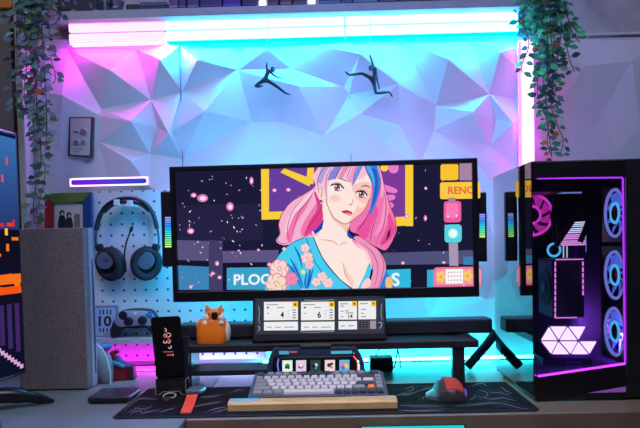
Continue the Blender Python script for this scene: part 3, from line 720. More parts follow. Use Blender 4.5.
# ------------------------------------------------------------------ keyboard
ZM = .0036
f0 = Vector((0, 1.490, .020)); r0 = Vector((0, 1.602, .047))
kv = (r0 - f0).normalized(); kn = Vector((1, 0, 0)).cross(kv)
kx0 = W(254.5, 385, 1.545).x; kx1 = W(382.5, 383, 1.545).x; U = (kx1 - kx0) / 16.0
def kp(u, v, h): return Vector((kx0 + u * U, f0.y, f0.z)) + kv * v * U + kn * h
t = thing('mechanical_keyboard', 'grey and white compact mechanical keyboard behind the wooden wrist rest', 'keyboard', ((kx0 + kx1) / 2, 1.545, ZM))
M_case = mat('keyboard_case', (82, 92, 112), .35, .3)
b = MB()
A = [kp(-.45, -.35, -.003), kp(16.45, -.35, -.003), kp(16.3, 6.55, -.003), kp(-.3, 6.55, -.003)]
top = [p + kn * .0065 for p in A]; bot = [Vector((p.x, p.y, ZM)) for p in A]
b.loft([bot, A, top]); b.build('case', M_case, t)
M_kl = mat('keycap_light', (196, 196, 204), .5); M_km = mat('keycap_mid', (132, 138, 150), .5); M_kd = mat('keycap_dark', (58, 66, 84), .5); M_ko = mat('keycap_orange', (236, 140, 60), .4)
def keycap(u, w, row, m, label=None):
    b = MB(); g = .05; h = .0095
    lo = [kp(u + g, row + g, 0.0008), kp(u + w - g, row + g, .0008), kp(u + w - g, row + 1 - g, .0008), kp(u + g, row + 1 - g, .0008)]
    mid = [kp(u + g + .02, row + g + .02, h * .6), kp(u + w - g - .02, row + g + .02, h * .6), kp(u + w - g - .02, row + 1 - g, h * .65), kp(u + g + .02, row + 1 - g, h * .65)]
    hi = [kp(u + .16, row + .14, h), kp(u + w - .16, row + .14, h), kp(u + w - .16, row + .86, h * 1.1), kp(u + .16, row + .86, h * 1.1)]
    b.loft([lo, mid, hi]); o = b.build('keycap', m, t)
    if label: o['label'] = label
rows = [
 (5.3, [(0, 1, M_kd)] + [(1.35 + i + (.25 if i > 3 else 0) + (.25 if i > 7 else 0), 1, M_kd if 4 <= i < 8 else M_km) for i in range(12)] + [(14.4, 1.5, M_kd)]),
 (4.1, [(i, 1, M_kl if i else M_km) for i in range(13)] + [(13, 2, M_kd), (15, 1, M_km)]),
 (3.1, [(0, 1.5, M_km)] + [(1.5 + i, 1, M_kl) for i in range(12)] + [(13.5, 1.5, M_kl), (15, 1, M_km)]),
 (2.1, [(0, 1.75, M_km)] + [(1.75 + i, 1, M_kl) for i in range(11)] + [(12.75, 2.25, M_kd), (15, 1, M_km)]),
 (1.1, [(0, 2.25, M_km)] + [(2.25 + i, 1, M_kl) for i in range(10)] + [(12.25, 1.6, M_km), (14, 1, M_ko), (15, 1, M_km)]),
 (0.1, [(0, 1.25, M_km), (1.25, 1.25, M_km), (2.5, 1.25, M_km), (3.75, 6.25, M_kl), (10, 1, M_kd), (11, 1, M_kd), (12, 1, M_kd), (13, 1, M_kd), (14, 1, M_kd), (15, 1, M_kd)])]
for row, keys in rows:
    for u, w_, m in keys: keycap(u, w_, row, m, 'orange novelty keycap' if m is M_ko else None)

# ------------------------------------------------------------------ wrist rest
wx0, wx1 = W(228, 410, 1.44).x, W(397.3, 408, 1.44).x
t = thing('wrist_rest', 'pale wooden wrist rest with a cloudy resin corner', 'wrist rest', ((wx0 + wx1) / 2, 1.455, ZM))
M_wood = mat('pale_maple', (196, 164, 112), .38, noise=.14, nscale=25); M_res = mat('cloudy_resin', (110, 200, 225), .12)
def wr(x0, x1, y0, y1, m, nm):
    prof = [(y0, ZM), (y0, .017), (y0 + .004, .0205), (y0 + .01, .0222), (y1 - .004, .0222), (y1, .020), (y1, ZM)]
    b = MB(); b.loft([[Vector((x, y, z)) for y, z in prof] for x in (x0, x1)]); return b.build(nm, m, t)
wr(wx0, wx1, 1.437, 1.478, M_wood, 'wood_block')
b = MB()
pts = [Vector((x, y, .0224)) for x, y in ((wx0 + .004, 1.453), (wx0 + .03, 1.450), (wx0 + .06, 1.452), (wx0 + .072, 1.462), (wx0 + .062, 1.476), (wx0 + .002, 1.476))]
b.prism(pts, (0, 0, -.002)); b.build('resin_inlay', M_res, t)
b = MB(); b.prism([Vector((x, y, .0224)) for x, y in ((wx1 - .10, 1.468), (wx1 - .004, 1.466), (wx1 - .004, 1.4765), (wx1 - .11, 1.4765))], (0, 0, -.002)); b.build('resin_inlay', mat('pale_resin', (200, 200, 196), .2), t)

# ------------------------------------------------------------------ macro pad with five picture keys
gx0, gx1 = W(272, 360, 1.629).x, W(358, 360, 1.629).x
t = thing('macro_pad', 'black control pad with five lit picture keys between curved handles', 'control pad', ((gx0 + gx1) / 2, 1.644, ZM))
zb, zt_ = W(315, 374, 1.629).z, W(315, 356, 1.629).z
b = MB(); b.span((gx0, 1.629, ZM), (gx1, 1.674, zt_), .004); b.build('body', M_dark, t)
GP = Plane((0, 1.629, 0), (0, -1, 0))
arts = [((225, 240, 230), [((40, 130, 70), 0, 0, .5), ((30, 90, 60), -.3, .3, .3), ((40, 40, 60), .25, .4, .25)]), ((225, 205, 230), [((170, 110, 160), 0, .1, .5), ((250, 240, 250), 0, -.1, .3), ((150, 90, 140), -.5, .3, .25)]),
 ((40, 70, 66), [((190, 220, 200), .2, -.2, .35), ((20, 40, 50), -.4, .1, .4), ((120, 180, 150), .1, .5, .2)]), ((235, 215, 220), [((70, 50, 70), -.2, -.1, .42), ((220, 120, 120), .3, .3, .3), ((60, 40, 60), .4, -.4, .3)]),
 ((90, 190, 230), [((240, 120, 170), -.4, -.4, .5), ((250, 200, 80), .4, .1, .5), ((90, 110, 220), -.3, .5, .45)])]
for k, (xa, bg) in enumerate(zip((282.3, 296, 310.3, 324.8, 339.3), arts)):
    y0 = 360.4 - k * .12; xb = xa + 10.2
    b = MB(); p, q2 = W(xa - .9, y0 + 12.3, 1.626), W(xb + .9, y0 - .9, 1.626); b.span((p.x, 1.625, p.z), (q2.x, 1.63, q2.z), .001)
    ky = b.build('picture_key', M_blackg, t)
    pc = Pic(Plane((0, 1.625, 0), (0, -1, 0)), .0003); pc.rect(bg[0], xa, y0, xb, y0 + 11.3)
    for c_, dx, dy, r in bg[1]:
        cx_, cy_ = (xa + xb) / 2 + dx * 4.2, y0 + 5.6 + dy * 4.6
        pc.circ(c_, min(max(cx_, xa + r * 5), xb - r * 5), min(max(cy_, y0 + r * 5), y0 + 11.3 - r * 5), r * 4.8)
    pc.build('key_image', ky, 1.0)
for side, xp in ((-1, [278, 274, 271.2, 270, 270.5]), (1, [352.5, 357, 360.5, 362.3, 362.5])):
    yp = [348, 353, 360, 368, 375]
    pts = [W(x, y - (0.6 if side > 0 else 0), 1.624) for x, y in zip(xp, yp)]; pts[-1].z = ZM + .004
    b = MB(); b.tube([Vector(p) for p in crom([tuple(p) for p in pts], False, 5)], .0062, 10); b.build('handle', mat('handle_gunmetal', (74, 80, 100), .3, .5), t)
b = MB(); p, q2 = W(277, 356, 1.634), W(354, 347, 1.634); b.span((p.x, 1.636, p.z - .002), (q2.x, 1.646, q2.z), .002)
b.build('smoked_top_bar', mat('smoked_blue', (46, 60, 84), .15), t)
b = MB(); p, q2 = W(300, 349, 1.634), W(331, 344.8, 1.634); b.span((p.x, 1.634, p.z), (q2.x, 1.664, q2.z), .003); b.build('top_grip', M_black, t)
for c_, x0_, y0_, x1_, y1_ in (((90, 170, 220), 279, 351, 289, 354.5), ((190, 90, 90), 290, 351, 297, 353), ((80, 190, 230), 331, 351, 352, 354)):
    pc = Pic(Plane((0, 1.635, 0), (0, -1, 0)), .0003); pc.rect(c_, x0_, y0_, x1_, y1_); pc.build('glow_slot', t, .8)  # reflected colour painted on the top bar as glowing patches
b = MB(); b.tube([W(x, y, 1.621) for x, y in ((353.5, 356), (356.8, 360), (358, 365), (357.5, 371))], .0016, 6); b.build('red_glow_tube', emis('red_glow', (1, .08, .12), 2.0), t)
b = MB(); b.tube([W(x, y, 1.621) for x, y in ((278.5, 359), (277.5, 365), (278.5, 371))], .0012, 6); b.build('blue_glow_tube', emis('blue_glow', (.15, .2, 1), 1.6), t)

# ------------------------------------------------------------------ mouse
p = WZ(454, 404.5, ZM); mc = Vector((p.x, 1.535, ZM))
t = thing('gaming_mouse', 'sculpted gaming mouse with an orange top on the black mat', 'mouse', mc)
def ring(y, wl, wr, h, n=18, z0=.002, skew=0.0):
    out = []
    for i in range(n):
        a = PI * i / (n - 1); c_, s_ = math.cos(a), math.sin(a)
        x = (wr if c_ > 0 else wl) * math.copysign(abs(c_) ** .75, c_) + skew * s_; out.append(mc + Vector((x, y, z0 + h * s_ ** .8)))
    return out
b = MB(); b.loft([ring(-.058, .016, .016, .010), ring(-.054, .030, .030, .024), ring(-.035, .034, .034, .037), ring(-.005, .033, .033, .043), ring(.03, .031, .031, .034), ring(.055, .028, .028, .022), ring(.060, .02, .02, .012)])
b.build('shell', mat('mouse_grey', (54, 48, 54), .45), t, True)
def patch(x0, x1, lift):
    rings = []
    for y, w_, h in ((-.052, .030, .026), (-.035, .034, .037), (-.02, .0335, .041), (-.005, .033, .043), (.012, .032, .040), (.03, .031, .034), (.05, .029, .025)):
        row = []
        for i in range(9):
            a = PI * (1 - (x0 + (x1 - x0) * i / 8)); c_, s_ = math.cos(a), math.sin(a)
            row.append(mc + Vector((w_ * math.copysign(abs(c_) ** .75, c_), y, .002 + lift + h * s_ ** .8)))
        rings.append(row + [q_ - Vector((0, 0, .002)) for q_ in row[::-1]])
    return MB().loft(rings)
patch(.42, .78, .0012).build('palm_cover', mat('mouse_orange', (178, 56, 36), .5), t, True)
b = MB(); b.tube([mc + Vector(v) for v in ((.032, -.04, .012), (.0345, -.01, .014), (.033, .02, .012), (.030, .045, .010))], [.003, .006, .006, .003], 8); b.build('light_panel', emis('mouse_violet', (.34, .08, .9), .7), t, True)
b = MB(); b.loft([[mc + Vector((x, y, z)) for x, y, z in q_] for q_ in (((-.03, -.045, .001), (-.03, -.045, .012), (-.026, -.045, .016), (-.026, -.045, .001)), ((-.052, -.02, .001), (-.052, -.02, .006), (-.03, -.02, .018), (-.026, -.02, .001)), ((-.048, .02, .001), (-.048, .02, .006), (-.03, .02, .016), (-.026, .02, .001)), ((-.03, .045, .001), (-.03, .045, .006), (-.028, .045, .010), (-.024, .045, .001)))])
b.build('thumb_rest', mat('mouse_side', (96, 120, 136), .35), t, True)
b = MB(); b.cyl(mc + Vector((-.004, .05, .027)), mc + Vector((.004, .05, .027)), .009, n=18); b.build('scroll_wheel', M_black, t)

# ------------------------------------------------------------------ phone and its stand
SY = 1.625
lean = math.radians(14)
pb = W(170, 376, SY); pn = Vector((.05, -math.cos(lean), math.sin(lean))).normalized()
PP = Plane(pb, pn)
q4 = [PP.at(x, y) for x, y in ((156, 378), (184.4, 375.8), (180.2, 315.8), (150.4, 317.2))]
t = thing('smartphone', 'black smartphone showing a small clock, leaning on a stand', 'phone', pb)
b = MB()
cor = []
cc = sum(q4, Vector()) / 4
for i in range(4):
    p0, p1, p2_ = q4[i - 1], q4[i], q4[(i + 1) % 4]
    for k in range(5):
        s_ = k / 4; r = .008
        a_ = p1 + (p0 - p1).normalized() * r * (1 - s_) ** 2; cor.append(a_ + (p2_ - p1).normalized() * r * s_ ** 2)
b.prism(cor, -pn * .008, .001); b.build('body', M_blackg, t)
pc = Pic(PP, .0003); GC = (236, 150, 150)
def ink(pts, w_=.8): pc.line((240, 180, 178), pts, w_, 4)
ink([(164.6, 328.4), (166.3, 329.4), (166.2, 331), (164.8, 331.6)]); ink([(163.6, 336.2), (164.6, 334.4), (166.6, 334.6), (166.4, 336.6), (164.6, 337.4)]); ink([(167, 333), (170, 333.6), (170.6, 336), (168, 337)])
ink([(164, 340.6), (163.6, 342.4), (166, 343), (167, 341), (168.6, 343.2), (170.4, 341.4), (169.6, 339.6)]); ink([(170.8, 345.4), (171.2, 347.6), (169.4, 348.6), (168.4, 347)])
pc.line((214, 60, 66), [(166.8, 336), (168.4, 339), (167.4, 342)], 1.2); pc.rect((170, 110, 116), 163, 351.6, 173.4, 352.3); pc.rect((220, 70, 70), 167, 354.2, 169, 355.9); pc.rect((226, 120, 90), 169.8, 354.2, 171.2, 355.8); pc.circ((230, 190, 190), 173, 354.9, .8)
pc.build('lock_screen', t, .9)
t = thing('phone_stand', 'smoky clear stand holding up the black phone', 'stand', (pb.x, SY, ZM))
M_acr = mat('smoky_acrylic', (34, 32, 38), .12, coat=.5)
sl, sr = W(156.5, 390, SY - .01).x, W(186.5, 390, SY - .01).x
zz = min(p_.z for p_ in q4) + .0015
b = MB()
fl = [Vector((x, SY - .016, z)) for x, z in ((sl, ZM), (sl + .009, ZM), (sl + .016, ZM + .008), (sl + .028, ZM + .008), (sr - .026, ZM + .008), (sr - .016, ZM + .008), (sr - .009, ZM), (sr, ZM), (sr, zz - .0035), (sl, zz - .0035))]
b.prism(fl, (0, .003, 0)); b.build('front_lip', M_acr, t)
b = MB(); b.span((sl, SY - .016, zz - .0065), (sr, SY + .02, zz - .0025), .0008); b.build('ledge', M_acr, t)
b = MB(); bp = [Vector((x, SY + .018, zz - .003)) for x in (sl, sr)]; bt = [p + Vector((0, .02, .095)) for p in bp]
b.prism([bp[0], bp[1], bt[1], bt[0]], (0, .003, 0)); b.build('back_rest', M_acr, t)
b = MB(); b.span((sl, SY + .018, ZM), (sr, SY + .022, zz - .003)); b.build('rear_foot', M_acr, t)
b = MB(); b.tube([Vector((x, SY - .017, z)) for x, z in ((sl, zz - .004), (sl, ZM + .001), (sl + .009, ZM + .001), (sl + .016, ZM + .008), (sr - .016, ZM + .008), (sr - .009, ZM + .001), (sr, ZM + .001), (sr, zz - .004))], .0007, 5); b.build('polished_edge', mat('acrylic_edge', (170, 165, 160), .2), t)

# ------------------------------------------------------------------ watch, keys, flat black case
p = WZ(195, 398, ZM)
t = thing('smartwatch', 'grey smartwatch with an orange strap lying on the mat', 'watch', p)
M_or = mat('orange_rubber', (232, 82, 56), .5)
rot = Matrix.Rotation(math.radians(-8), 3, 'Z')
b = MB(); cw = WZ(195.5, 396, ZM); b.box(cw + Vector((0, .008, .011)), (.038, .044, .012), .004, 3, rot); b.build('watch_case', mat('watch_steel', (128, 140, 156), .3, .6), t)
b = MB(); b.box(cw + Vector((0, .008, .0177)), (.032, .038, .0015), .0007, 2, rot); b.build('watch_face', mat('watch_glass', (90, 112, 140), .2), t)
b = MB(); a_, c_ = WZ(192, 400.5, ZM), WZ(185.5, 414, ZM); d = (c_ - a_).normalized(); sd = Vector((-d.y, d.x, 0)) * .0125
def srow(p, z, k=1): return [p + sd * k + Vector((0, 0, z)), p - sd * k + Vector((0, 0, z)), p - sd * k + Vector((0, 0, z + .003)), p + sd * k + Vector((0, 0, z + .003))]
b.loft([srow(a_ - d * .004, .010), srow(a_ + d * .012, .006, .97), srow(a_ + (c_ - a_) * .55, .0012, .95), srow(c_ - d * .004, .0004, .92), srow(c_, .0004, .75)]); b.build('strap', M_or, t)
b = MB(); e_ = cw + Vector((.006, .026, 0)); b.loft([srow(e_ - d * 0, .009), srow(e_ - d * .012, .004, .95), srow(e_ - d * .03, .0004, .9)]); b.build('strap', mat('navy_strap', (36, 44, 66), .5), t)
p = WZ(169, 398, ZM)
t = thing('key_ring', 'small steel key ring lying in front of the phone stand', 'keys', p)
b = MB(); b.tube([p + Vector((.0145 * math.cos(a), .0145 * math.sin(a) * 1.1 + .006, .004 + .003 * math.sin(a))) for a in [2 * PI * k / 20 for k in range(20)]], .0018, 6, closed=True); b.build('split_ring', mat('steel', (200, 200, 196), .35, .3), t)
b = MB(); b.span(p + Vector((-.004, -.034, .0005)), p + Vector((.004, -.008, .003)), .0006); b.cyl(p + Vector((0, -.008, .0005)), p + Vector((0, -.008, .003)), .008, n=14); b.build('key', mat('brass_key', (120, 104, 70), .35, .8), t)
b = MB(); b.span(p + Vector((-.012, -.02, .0005)), p + Vector((-.002, -.004, .004)), .0015); b.build('fob', mat('fob_dark', (50, 46, 52), .4), t)
a_, c_ = WZ(87, 404.5, 0), WZ(128, 404, 0)
t = thing('flat_case', 'flat black rounded case on the pale desk return beside the mat', 'case', ((a_.x + c_.x) / 2, a_.y + .05, 0))
b = MB(); b.span((a_.x, a_.y, .002), (c_.x, a_.y + .105, .017), .006, 3); b.build('body', mat('case_black', (26, 28, 36), .3), t)
b = MB(); b.span((a_.x + .006, a_.y + .006, 0), (c_.x - .006, a_.y + .1, .003)); b.build('foot_pad', M_black, t)
b = MB(); b.span((a_.x - .0004, a_.y + .012, .0092), (c_.x + .0004, a_.y + .092, .0100)); b.build('seam', mat('case_seam', (60, 70, 90), .5), t)

# ------------------------------------------------------------------ corgi figurine
DY = 1.735
a_, c_ = W(197.5, 341, DY), W(231, 341, DY)
cx_ = (a_.x + c_.x) / 2; k = DY / FOC
t = thing('dog_figurine', 'corgi figurine peeking out of an orange pouch on the riser', 'figurine', (cx_, DY, RZ))
M_do, M_cr = mat('corgi_orange', (252, 128, 20), .5), mat('corgi_cream', (240, 222, 190), .6)
def dp(px, py, d=0): q_ = W(px, py, DY + d); return q_
b = MB()
prof = [(.0, .93), (.10, 1.0), (.5, 1.0), (.88, .97), (1.0, .92)]
zt2 = dp(212, 321).z; x0, x1 = dp(197.5, 335).x, dp(227, 335).x
rings = []
for h, s_ in prof:
    z = RZ + (zt2 - RZ) * h; hw = (x1 - x0) / 2 * s_; hd = .033 * s_; xc = (x0 + x1) / 2
    rings.append([Vector((xc + hw * math.copysign(abs(math.cos(a)) ** .36, math.cos(a)), DY + hd * math.copysign(abs(math.sin(a)) ** .6, math.sin(a)), z + (.004 * math.sin(3 * a) if h == 1 else 0))) for a in [2 * PI * i / 28 for i in range(28)]])
b.loft(rings); b.build('pouch', M_do, t, True)
b = MB(); b.ell(dp(226, 332, .012), (.012, .03, .029)); b.ell(dp(199.5, 325, .018), (.008, .02, .014)); b.build('fleece_lining', M_cr, t, True)
b = MB(); b.ell(dp(213.5, 324.5, -.004), (.018, .02, .018)); b.build('chest', M_cr, t, True)
b = MB(); b.ell(dp(214, 316, 0), (.0215, .020, .0185)); hd_ = b.build('head', M_do, t, True)
for ex in (206.6, 221.4):
    b = MB(); b.ell(dp(ex, 317.5, -.012), (.008, .010, .009)); b.build('cheek', M_cr, t, True)
for e in ((204.6, 313, 206.4, 304.6, 211.8, 310.5), (223.4, 312.5, 221.8, 304.4, 216.4, 310.2)):
    A_, T_2, B_ = dp(e[0], e[1], -.002), dp(e[2], e[3], .002), dp(e[4], e[5], -.002)
    b = MB(); d_ = Vector((0, .008, 0)); m_ = (A_ + B_) / 2 + (A_ - T_2).normalized() * .002
    b.loft([[A_ - d_ * .4, B_ - d_ * .4, B_ + d_, A_ + d_], [(A_ + T_2) / 2 * 1 - d_ * .3 + (A_ - B_) * .06, (B_ + T_2) / 2 - d_ * .3 + (B_ - A_) * .06, (B_ + T_2) / 2 + d_ * .7, (A_ + T_2) / 2 + d_ * .7], [T_2 - d_ * .1, T_2 + (B_ - A_) * .06, T_2 + d_ * .3, T_2 + d_ * .2]])
    ear = b.build('ear', M_do, t, True)
    b = MB(); f_ = (A_ + T_2 + B_) / 3 - Vector((0, .006, 0)); b.loft([[f_ + (A_ - f_) * .5, f_ + (B_ - f_) * .5, f_ + (T_2 - f_) * .5], [f_ + (A_ - f_) * .45 - d_ * .1, f_ + (B_ - f_) * .45 - d_ * .1, f_ + (T_2 - f_) * .45 - d_ * .1]]); b.build('inner_ear', mat('ear_pink', (214, 110, 80), .6), ear)
b = MB(); b.prism([dp(x, y, -.022) for x, y in ((211.8, 312.4), (216.6, 312.2), (217.6, 316), (216.4, 319.4), (212.2, 319.6), (210.9, 316.2))], (0, .012, 0), .001); b.build('muzzle', mat('dog_black', (18, 18, 20), .35), t, True)
for ex in (208.6, 219.6):
    b = MB(); b.ell(dp(ex, 314.2, -.017), (.0022, .002, .0026), nu=10, nv=6); b.build('eye', mat('dog_black', (18, 18, 20), .35), t, True)
for ex in (205, 221):
    b = MB(); b.ell(dp(ex, 323, -.026), (.0075, .008, .007)); b.build('paw', M_cr, t, True)

# ------------------------------------------------------------------ dock, cables behind the riser
a_, c_ = W(370, 373, 1.88), W(393, 353, 1.88)
t = thing('docking_box', 'small black box on the desk beneath the riser', 'box', ((a_.x + c_.x) / 2, 1.9, 0))
b = MB(); b.span((a_.x, 1.87, .002), (c_.x, 1.93, c_.z - .012), .004); b.build('body', mat('dock_navy', (14, 22, 34), .4), t)
b = MB(); b.span((a_.x + .004, 1.872, 0), (c_.x - .004, 1.925, .003)); b.build('foot_pad', M_black, t)
for q_, lb in (([(394, 368), (396, 360), (397.5, 350), (398, 345)], 'thin black cable dropping straight beside the small black box'), ([(401, 368), (399.5, 358), (398, 350), (396.5, 345)], 'thin black cable slanting beside the small black box'), ([(376, 356), (377, 352), (380, 348), (381, 345)], 'thin black cable rising from the small black box')):
    pts = [W(x, y, 1.90 if x > 390 else 1.899) for x, y in q_]
    b = MB(); b.tube([Vector(p) for p in crom([tuple(p) for p in pts], False, 5)], .002, 6); o = b.build('cable', M_black); tag(o, lb, 'cable', 'cables under the riser')
pts = [W(x, y, 1.86) for x, y in ((496, 331), (491, 339), (484, 348), (475, 358), (467, 367))]
pts = [Vector(p) for p in crom([tuple(p) for p in pts], False, 5)]
b = MB(); b.tube(pts, .0125, 12)
for i in range(1, len(pts) - 1): b.tube([pts[i] - (pts[i + 1] - pts[i]) * .15, pts[i] + (pts[i + 1] - pts[i]) * .15], .0140, 12)
tag(b.build('cable_sleeve', mat('sleeve_black', (16, 26, 34), .6), None, True), 'thick ribbed black cable sleeve slanting down beside the computer', 'cable sleeve')
# ------------------------------------------------------------------ pegboard and what hangs on it
PY = 1.985
def peg_mat():
    m = bpy.data.materials.new('white_pegboard'); m.use_nodes = True; nt = m.node_tree; b = nt.nodes['Principled BSDF']; b.inputs['Roughness'].default_value = .45
    tc = nt.nodes.new('ShaderNodeTexCoord'); sp = nt.nodes.new('ShaderNodeSeparateXYZ'); nt.links.new(tc.outputs['Object'], sp.inputs[0])
    def cell(out):
        d = nt.nodes.new('ShaderNodeMath'); d.operation = 'DIVIDE'; d.inputs[1].default_value = .0325; nt.links.new(out, d.inputs[0])
        f = nt.nodes.new('ShaderNodeMath'); f.operation = 'FRACT'; nt.links.new(d.outputs[0], f.inputs[0])
        s = nt.nodes.new('ShaderNodeMath'); s.operation = 'SUBTRACT'; s.inputs[1].default_value = .5; nt.links.new(f.outputs[0], s.inputs[0])
        q = nt.nodes.new('ShaderNodeMath'); q.operation = 'POWER'; q.inputs[1].default_value = 2; nt.links.new(s.outputs[0], q.inputs[0])
        ab = nt.nodes.new('ShaderNodeMath'); ab.operation = 'MULTIPLY'; nt.links.new(s.outputs[0], ab.inputs[0]); nt.links.new(s.outputs[0], ab.inputs[1]); return ab.outputs[0]
    ad = nt.nodes.new('ShaderNodeMath'); ad.operation = 'ADD'; nt.links.new(cell(sp.outputs['X']), ad.inputs[0]); nt.links.new(cell(sp.outputs['Z']), ad.inputs[1])
    lt = nt.nodes.new('ShaderNodeMath'); lt.operation = 'LESS_THAN'; lt.inputs[1].default_value = .0135; nt.links.new(ad.outputs[0], lt.inputs[0])
    mx = nt.nodes.new('ShaderNodeMix'); mx.data_type = 'RGBA'; nt.links.new(lt.outputs[0], mx.inputs['Factor']); mx.inputs['A'].default_value = C(214, 216, 222); mx.inputs['B'].default_value = C(70, 76, 110)
    nt.links.new(mx.outputs['Result'], b.inputs['Base Color']); return m
a_, c_ = W(85, 362, PY), W(262, 187.5, PY)
t = thing('pegboard', 'white perforated pegboard behind the headset', 'pegboard', ((a_.x + c_.x) / 2, PY, a_.z))
b = MB(); b.span((a_.x, PY, a_.z), (c_.x, PY + .006, c_.z), .001); b.build('panel', peg_mat(), t)
for x in (a_.x + .03, c_.x - .03):
    b = MB(); b.span((x - .01, PY + .006, a_.z + .02), (x + .01, PY + .07, c_.z - .02)); b.build('wall_spacer', M_white, t)
LZ = W(120, 338, 1.93).z
e0, e1 = W(92, 340, 1.93).x, W(168, 340, 1.93).x
t = thing('peg_shelf', 'narrow white ledge on the pegboard holding the game controller', 'shelf', ((e0 + e1) / 2, 1.95, LZ - .018))
b = MB(); b.span((e0, 1.925, LZ - .018), (e1, PY, LZ), .002); b.build('board', mat('pale_ledge', (190, 190, 200), .4), t)
for x in (e0 + .03, e1 - .03):
    b = MB(); b.prism([Vector((x, y, z)) for y, z in ((PY, LZ - .018), (PY - .04, LZ - .018), (PY, LZ - .05))], (.003, 0, 0)); b.build('bracket', M_white, t)
# headset
HY = 1.945
def hp(x, y, d=0): return W(x, y, HY + d)
t = thing('headset', 'black headset with a thin microphone hanging on the pegboard', 'headset', hp(128, 282))
M_hb, M_hc = mat('headset_black', (22, 24, 32), .45), mat('headset_cushion', (30, 32, 42), .75)
outer = [(96.5, 230), (99.5, 217), (106, 206.5), (116, 200), (127, 198), (138, 199.4), (147.5, 205.5), (154, 216), (157, 229)]
def flatband(pts, w_, th_, d0=0.0):
    rings = []; n = len(pts)
    for i, (x, y) in enumerate(pts):
        p = hp(x, y, d0); a = hp(*pts[max(i - 1, 0)]); c = hp(*pts[min(i + 1, n - 1)]); tan = (c - a).normalized(); nr = Vector((-tan.z, 0, tan.x)); yv = Vector((0, 1, 0))
        rings.append([p + nr * th_ * math.cos(q_) + yv * w_ * math.sin(q_) for q_ in [2 * PI * j / 10 for j in range(10)]])
    return MB().loft(rings)
flatband(crom(outer, False, 4), .016, .0055).build('headband', M_hb, t, True)
flatband(crom([(104, 212), (110, 206.5), (118, 203), (127, 202), (136, 203), (143, 206), (149, 211)], False, 4), .014, .005).build('headband_pad', M_hc, t, True)
for pts in ([(96.8, 228), (95.8, 236), (96.5, 244), (99, 251)], [(156.8, 227), (158.4, 235), (158.6, 243), (157, 250)]):
    flatband(crom(pts, False, 4), .006, .0028).build('slider', mat('slider_steel', (80, 92, 112), .3, .7), t, True)
for cx_, cy_, sx, nm in ((110, 264, -1, 'logo'), (146.5, 263.5, 1, 'flat')):
    rt = Matrix.Rotation(math.radians(18 * sx), 3, 'Y') @ Matrix.Rotation(math.radians(20 * sx), 3, 'Z')
    c3 = hp(cx_, cy_); 
    b = MB(); b.ell(c3 + rt @ Vector((0, .012, 0)), (.046, .016, .050), rt, 24, 12); cup = b.build('ear_cup', M_hb, t, True)
    b = MB(); b.tube([c3 + rt @ Vector((.033 * math.cos(a), -.004, .038 * math.sin(a))) for a in [2 * PI * k_ / 28 for k_ in range(28)]], .0125, 10, closed=True); b.build('ear_cushion', M_hc, cup, True)
    b = MB(); prof = [(.024, -.0), (.026, -.006), (.024, -.012), (.001, -.0125)]
    cc = hp(cx_ + (-4 if sx < 0 else -.5), cy_ - (3.5 if sx < 0 else 3), -.008)
    b.lathe(prof, cc, 'Y', 24); cap = b.build('speaker_cap', mat('cap_slate', (44, 60, 84) if sx > 0 else (92, 100, 118), .45, .2), cup, True)
    if sx < 0:
        p_ = Pic(Plane(cc - Vector((0, .0127, 0)), (0, -1, 0)), .0003)
        for q_ in ([(103.8, 262.5), (104.6, 258.6)], [(105.6, 262.8), (107, 258)], [(107.6, 262.4), (108.6, 258.8)]): p_.line((40, 44, 56), q_, .8)
        p_.build('emblem', cap, m=attr_mat('printed_ink', None, .8))
    b = MB(); h_ = hp(99.5 if sx < 0 else 156, 247.5); b.box(h_, (.022, .02, .02), .005, 3, Matrix.Rotation(math.radians(20 * sx), 3, 'Y')); b.build('hinge', M_hb, t)
b = MB(); b.tube([Vector(p) for p in crom([tuple(hp(x, y, d)) for x, y, d in ((126, 272, -.01), (124.4, 262, -.02), (124.6, 252, -.024), (126.6, 242, -.026), (129.4, 234, -.026), (131.6, 229, -.024))], False, 5)], .0026, 8); b.build('microphone_boom', M_hb, t, True)
b = MB(); b.tube([hp(130, 232.6, -.026), hp(130.9, 230.4, -.025), hp(131.8, 228, -.024), hp(132.4, 226.4, -.024)], [.003, .0052, .0052, .003], 10); b.build('microphone', M_hc, t, True)
for x, y, lb in ((119.5, 201.5, 'white plastic hook under the headband nearest the colourful picture frame'), (132.5, 202.5, 'white plastic hook under the headband nearest the wide monitor')):
    t = thing('peg_hook', lb, 'hook', W(x, y, PY), 'hooks on the pegboard')
    p = W(x, y + 4.5, HY)
    b = MB(); b.span((p.x - .0085, HY - .024, p.z), (p.x + .0085, PY, p.z + .005), .001); b.build('arm', M_white, t)
    b = MB(); b.span((p.x - .0085, HY - .0275, p.z), (p.x + .0085, HY - .0225, p.z + .017), .0012); b.build('tip', M_white, t)
# card with the number ten
TY = 1.962
q4 = [W(x, y, TY) for x, y in ((94, 337.5), (118, 337), (117.4, 305.4), (93.4, 305.8))]
t = thing('number_card', 'small blue grey framed card reading 10 on the white ledge', 'card', ((q4[0].x + q4[1].x) / 2, TY, LZ))
q4[0].z = q4[1].z = LZ
b = MB(); b.prism(q4, (0, .01, 0), .001); b.build('frame', mat('card_rim', (120, 132, 160), .4), t)
q5 = [W(x, y, TY - .0006) for x, y in ((96, 336), (116, 335.6), (115.4, 307.6), (95.6, 308))]
b = MB(); b.prism(q5, (0, .002, 0)); b.build('card', mat('card_blue', (160, 190, 222), .5), t)
p_ = Pic(Plane((0, TY - .0007, 0), (0, -1, 0)), .0003)
p_.text((24, 26, 36), '10', 98.6, 316, 111.4, 326.5); 
for x in (99.5, 102.8, 106.5, 110): p_.rect((40, 44, 60), x, 309.5, x + 1.3, 314.5); p_.rect((40, 44, 60), x, 328, x + 1.3, 332.4)
p_.rect((200, 130, 60), 103, 333.4, 109.5, 334.6)
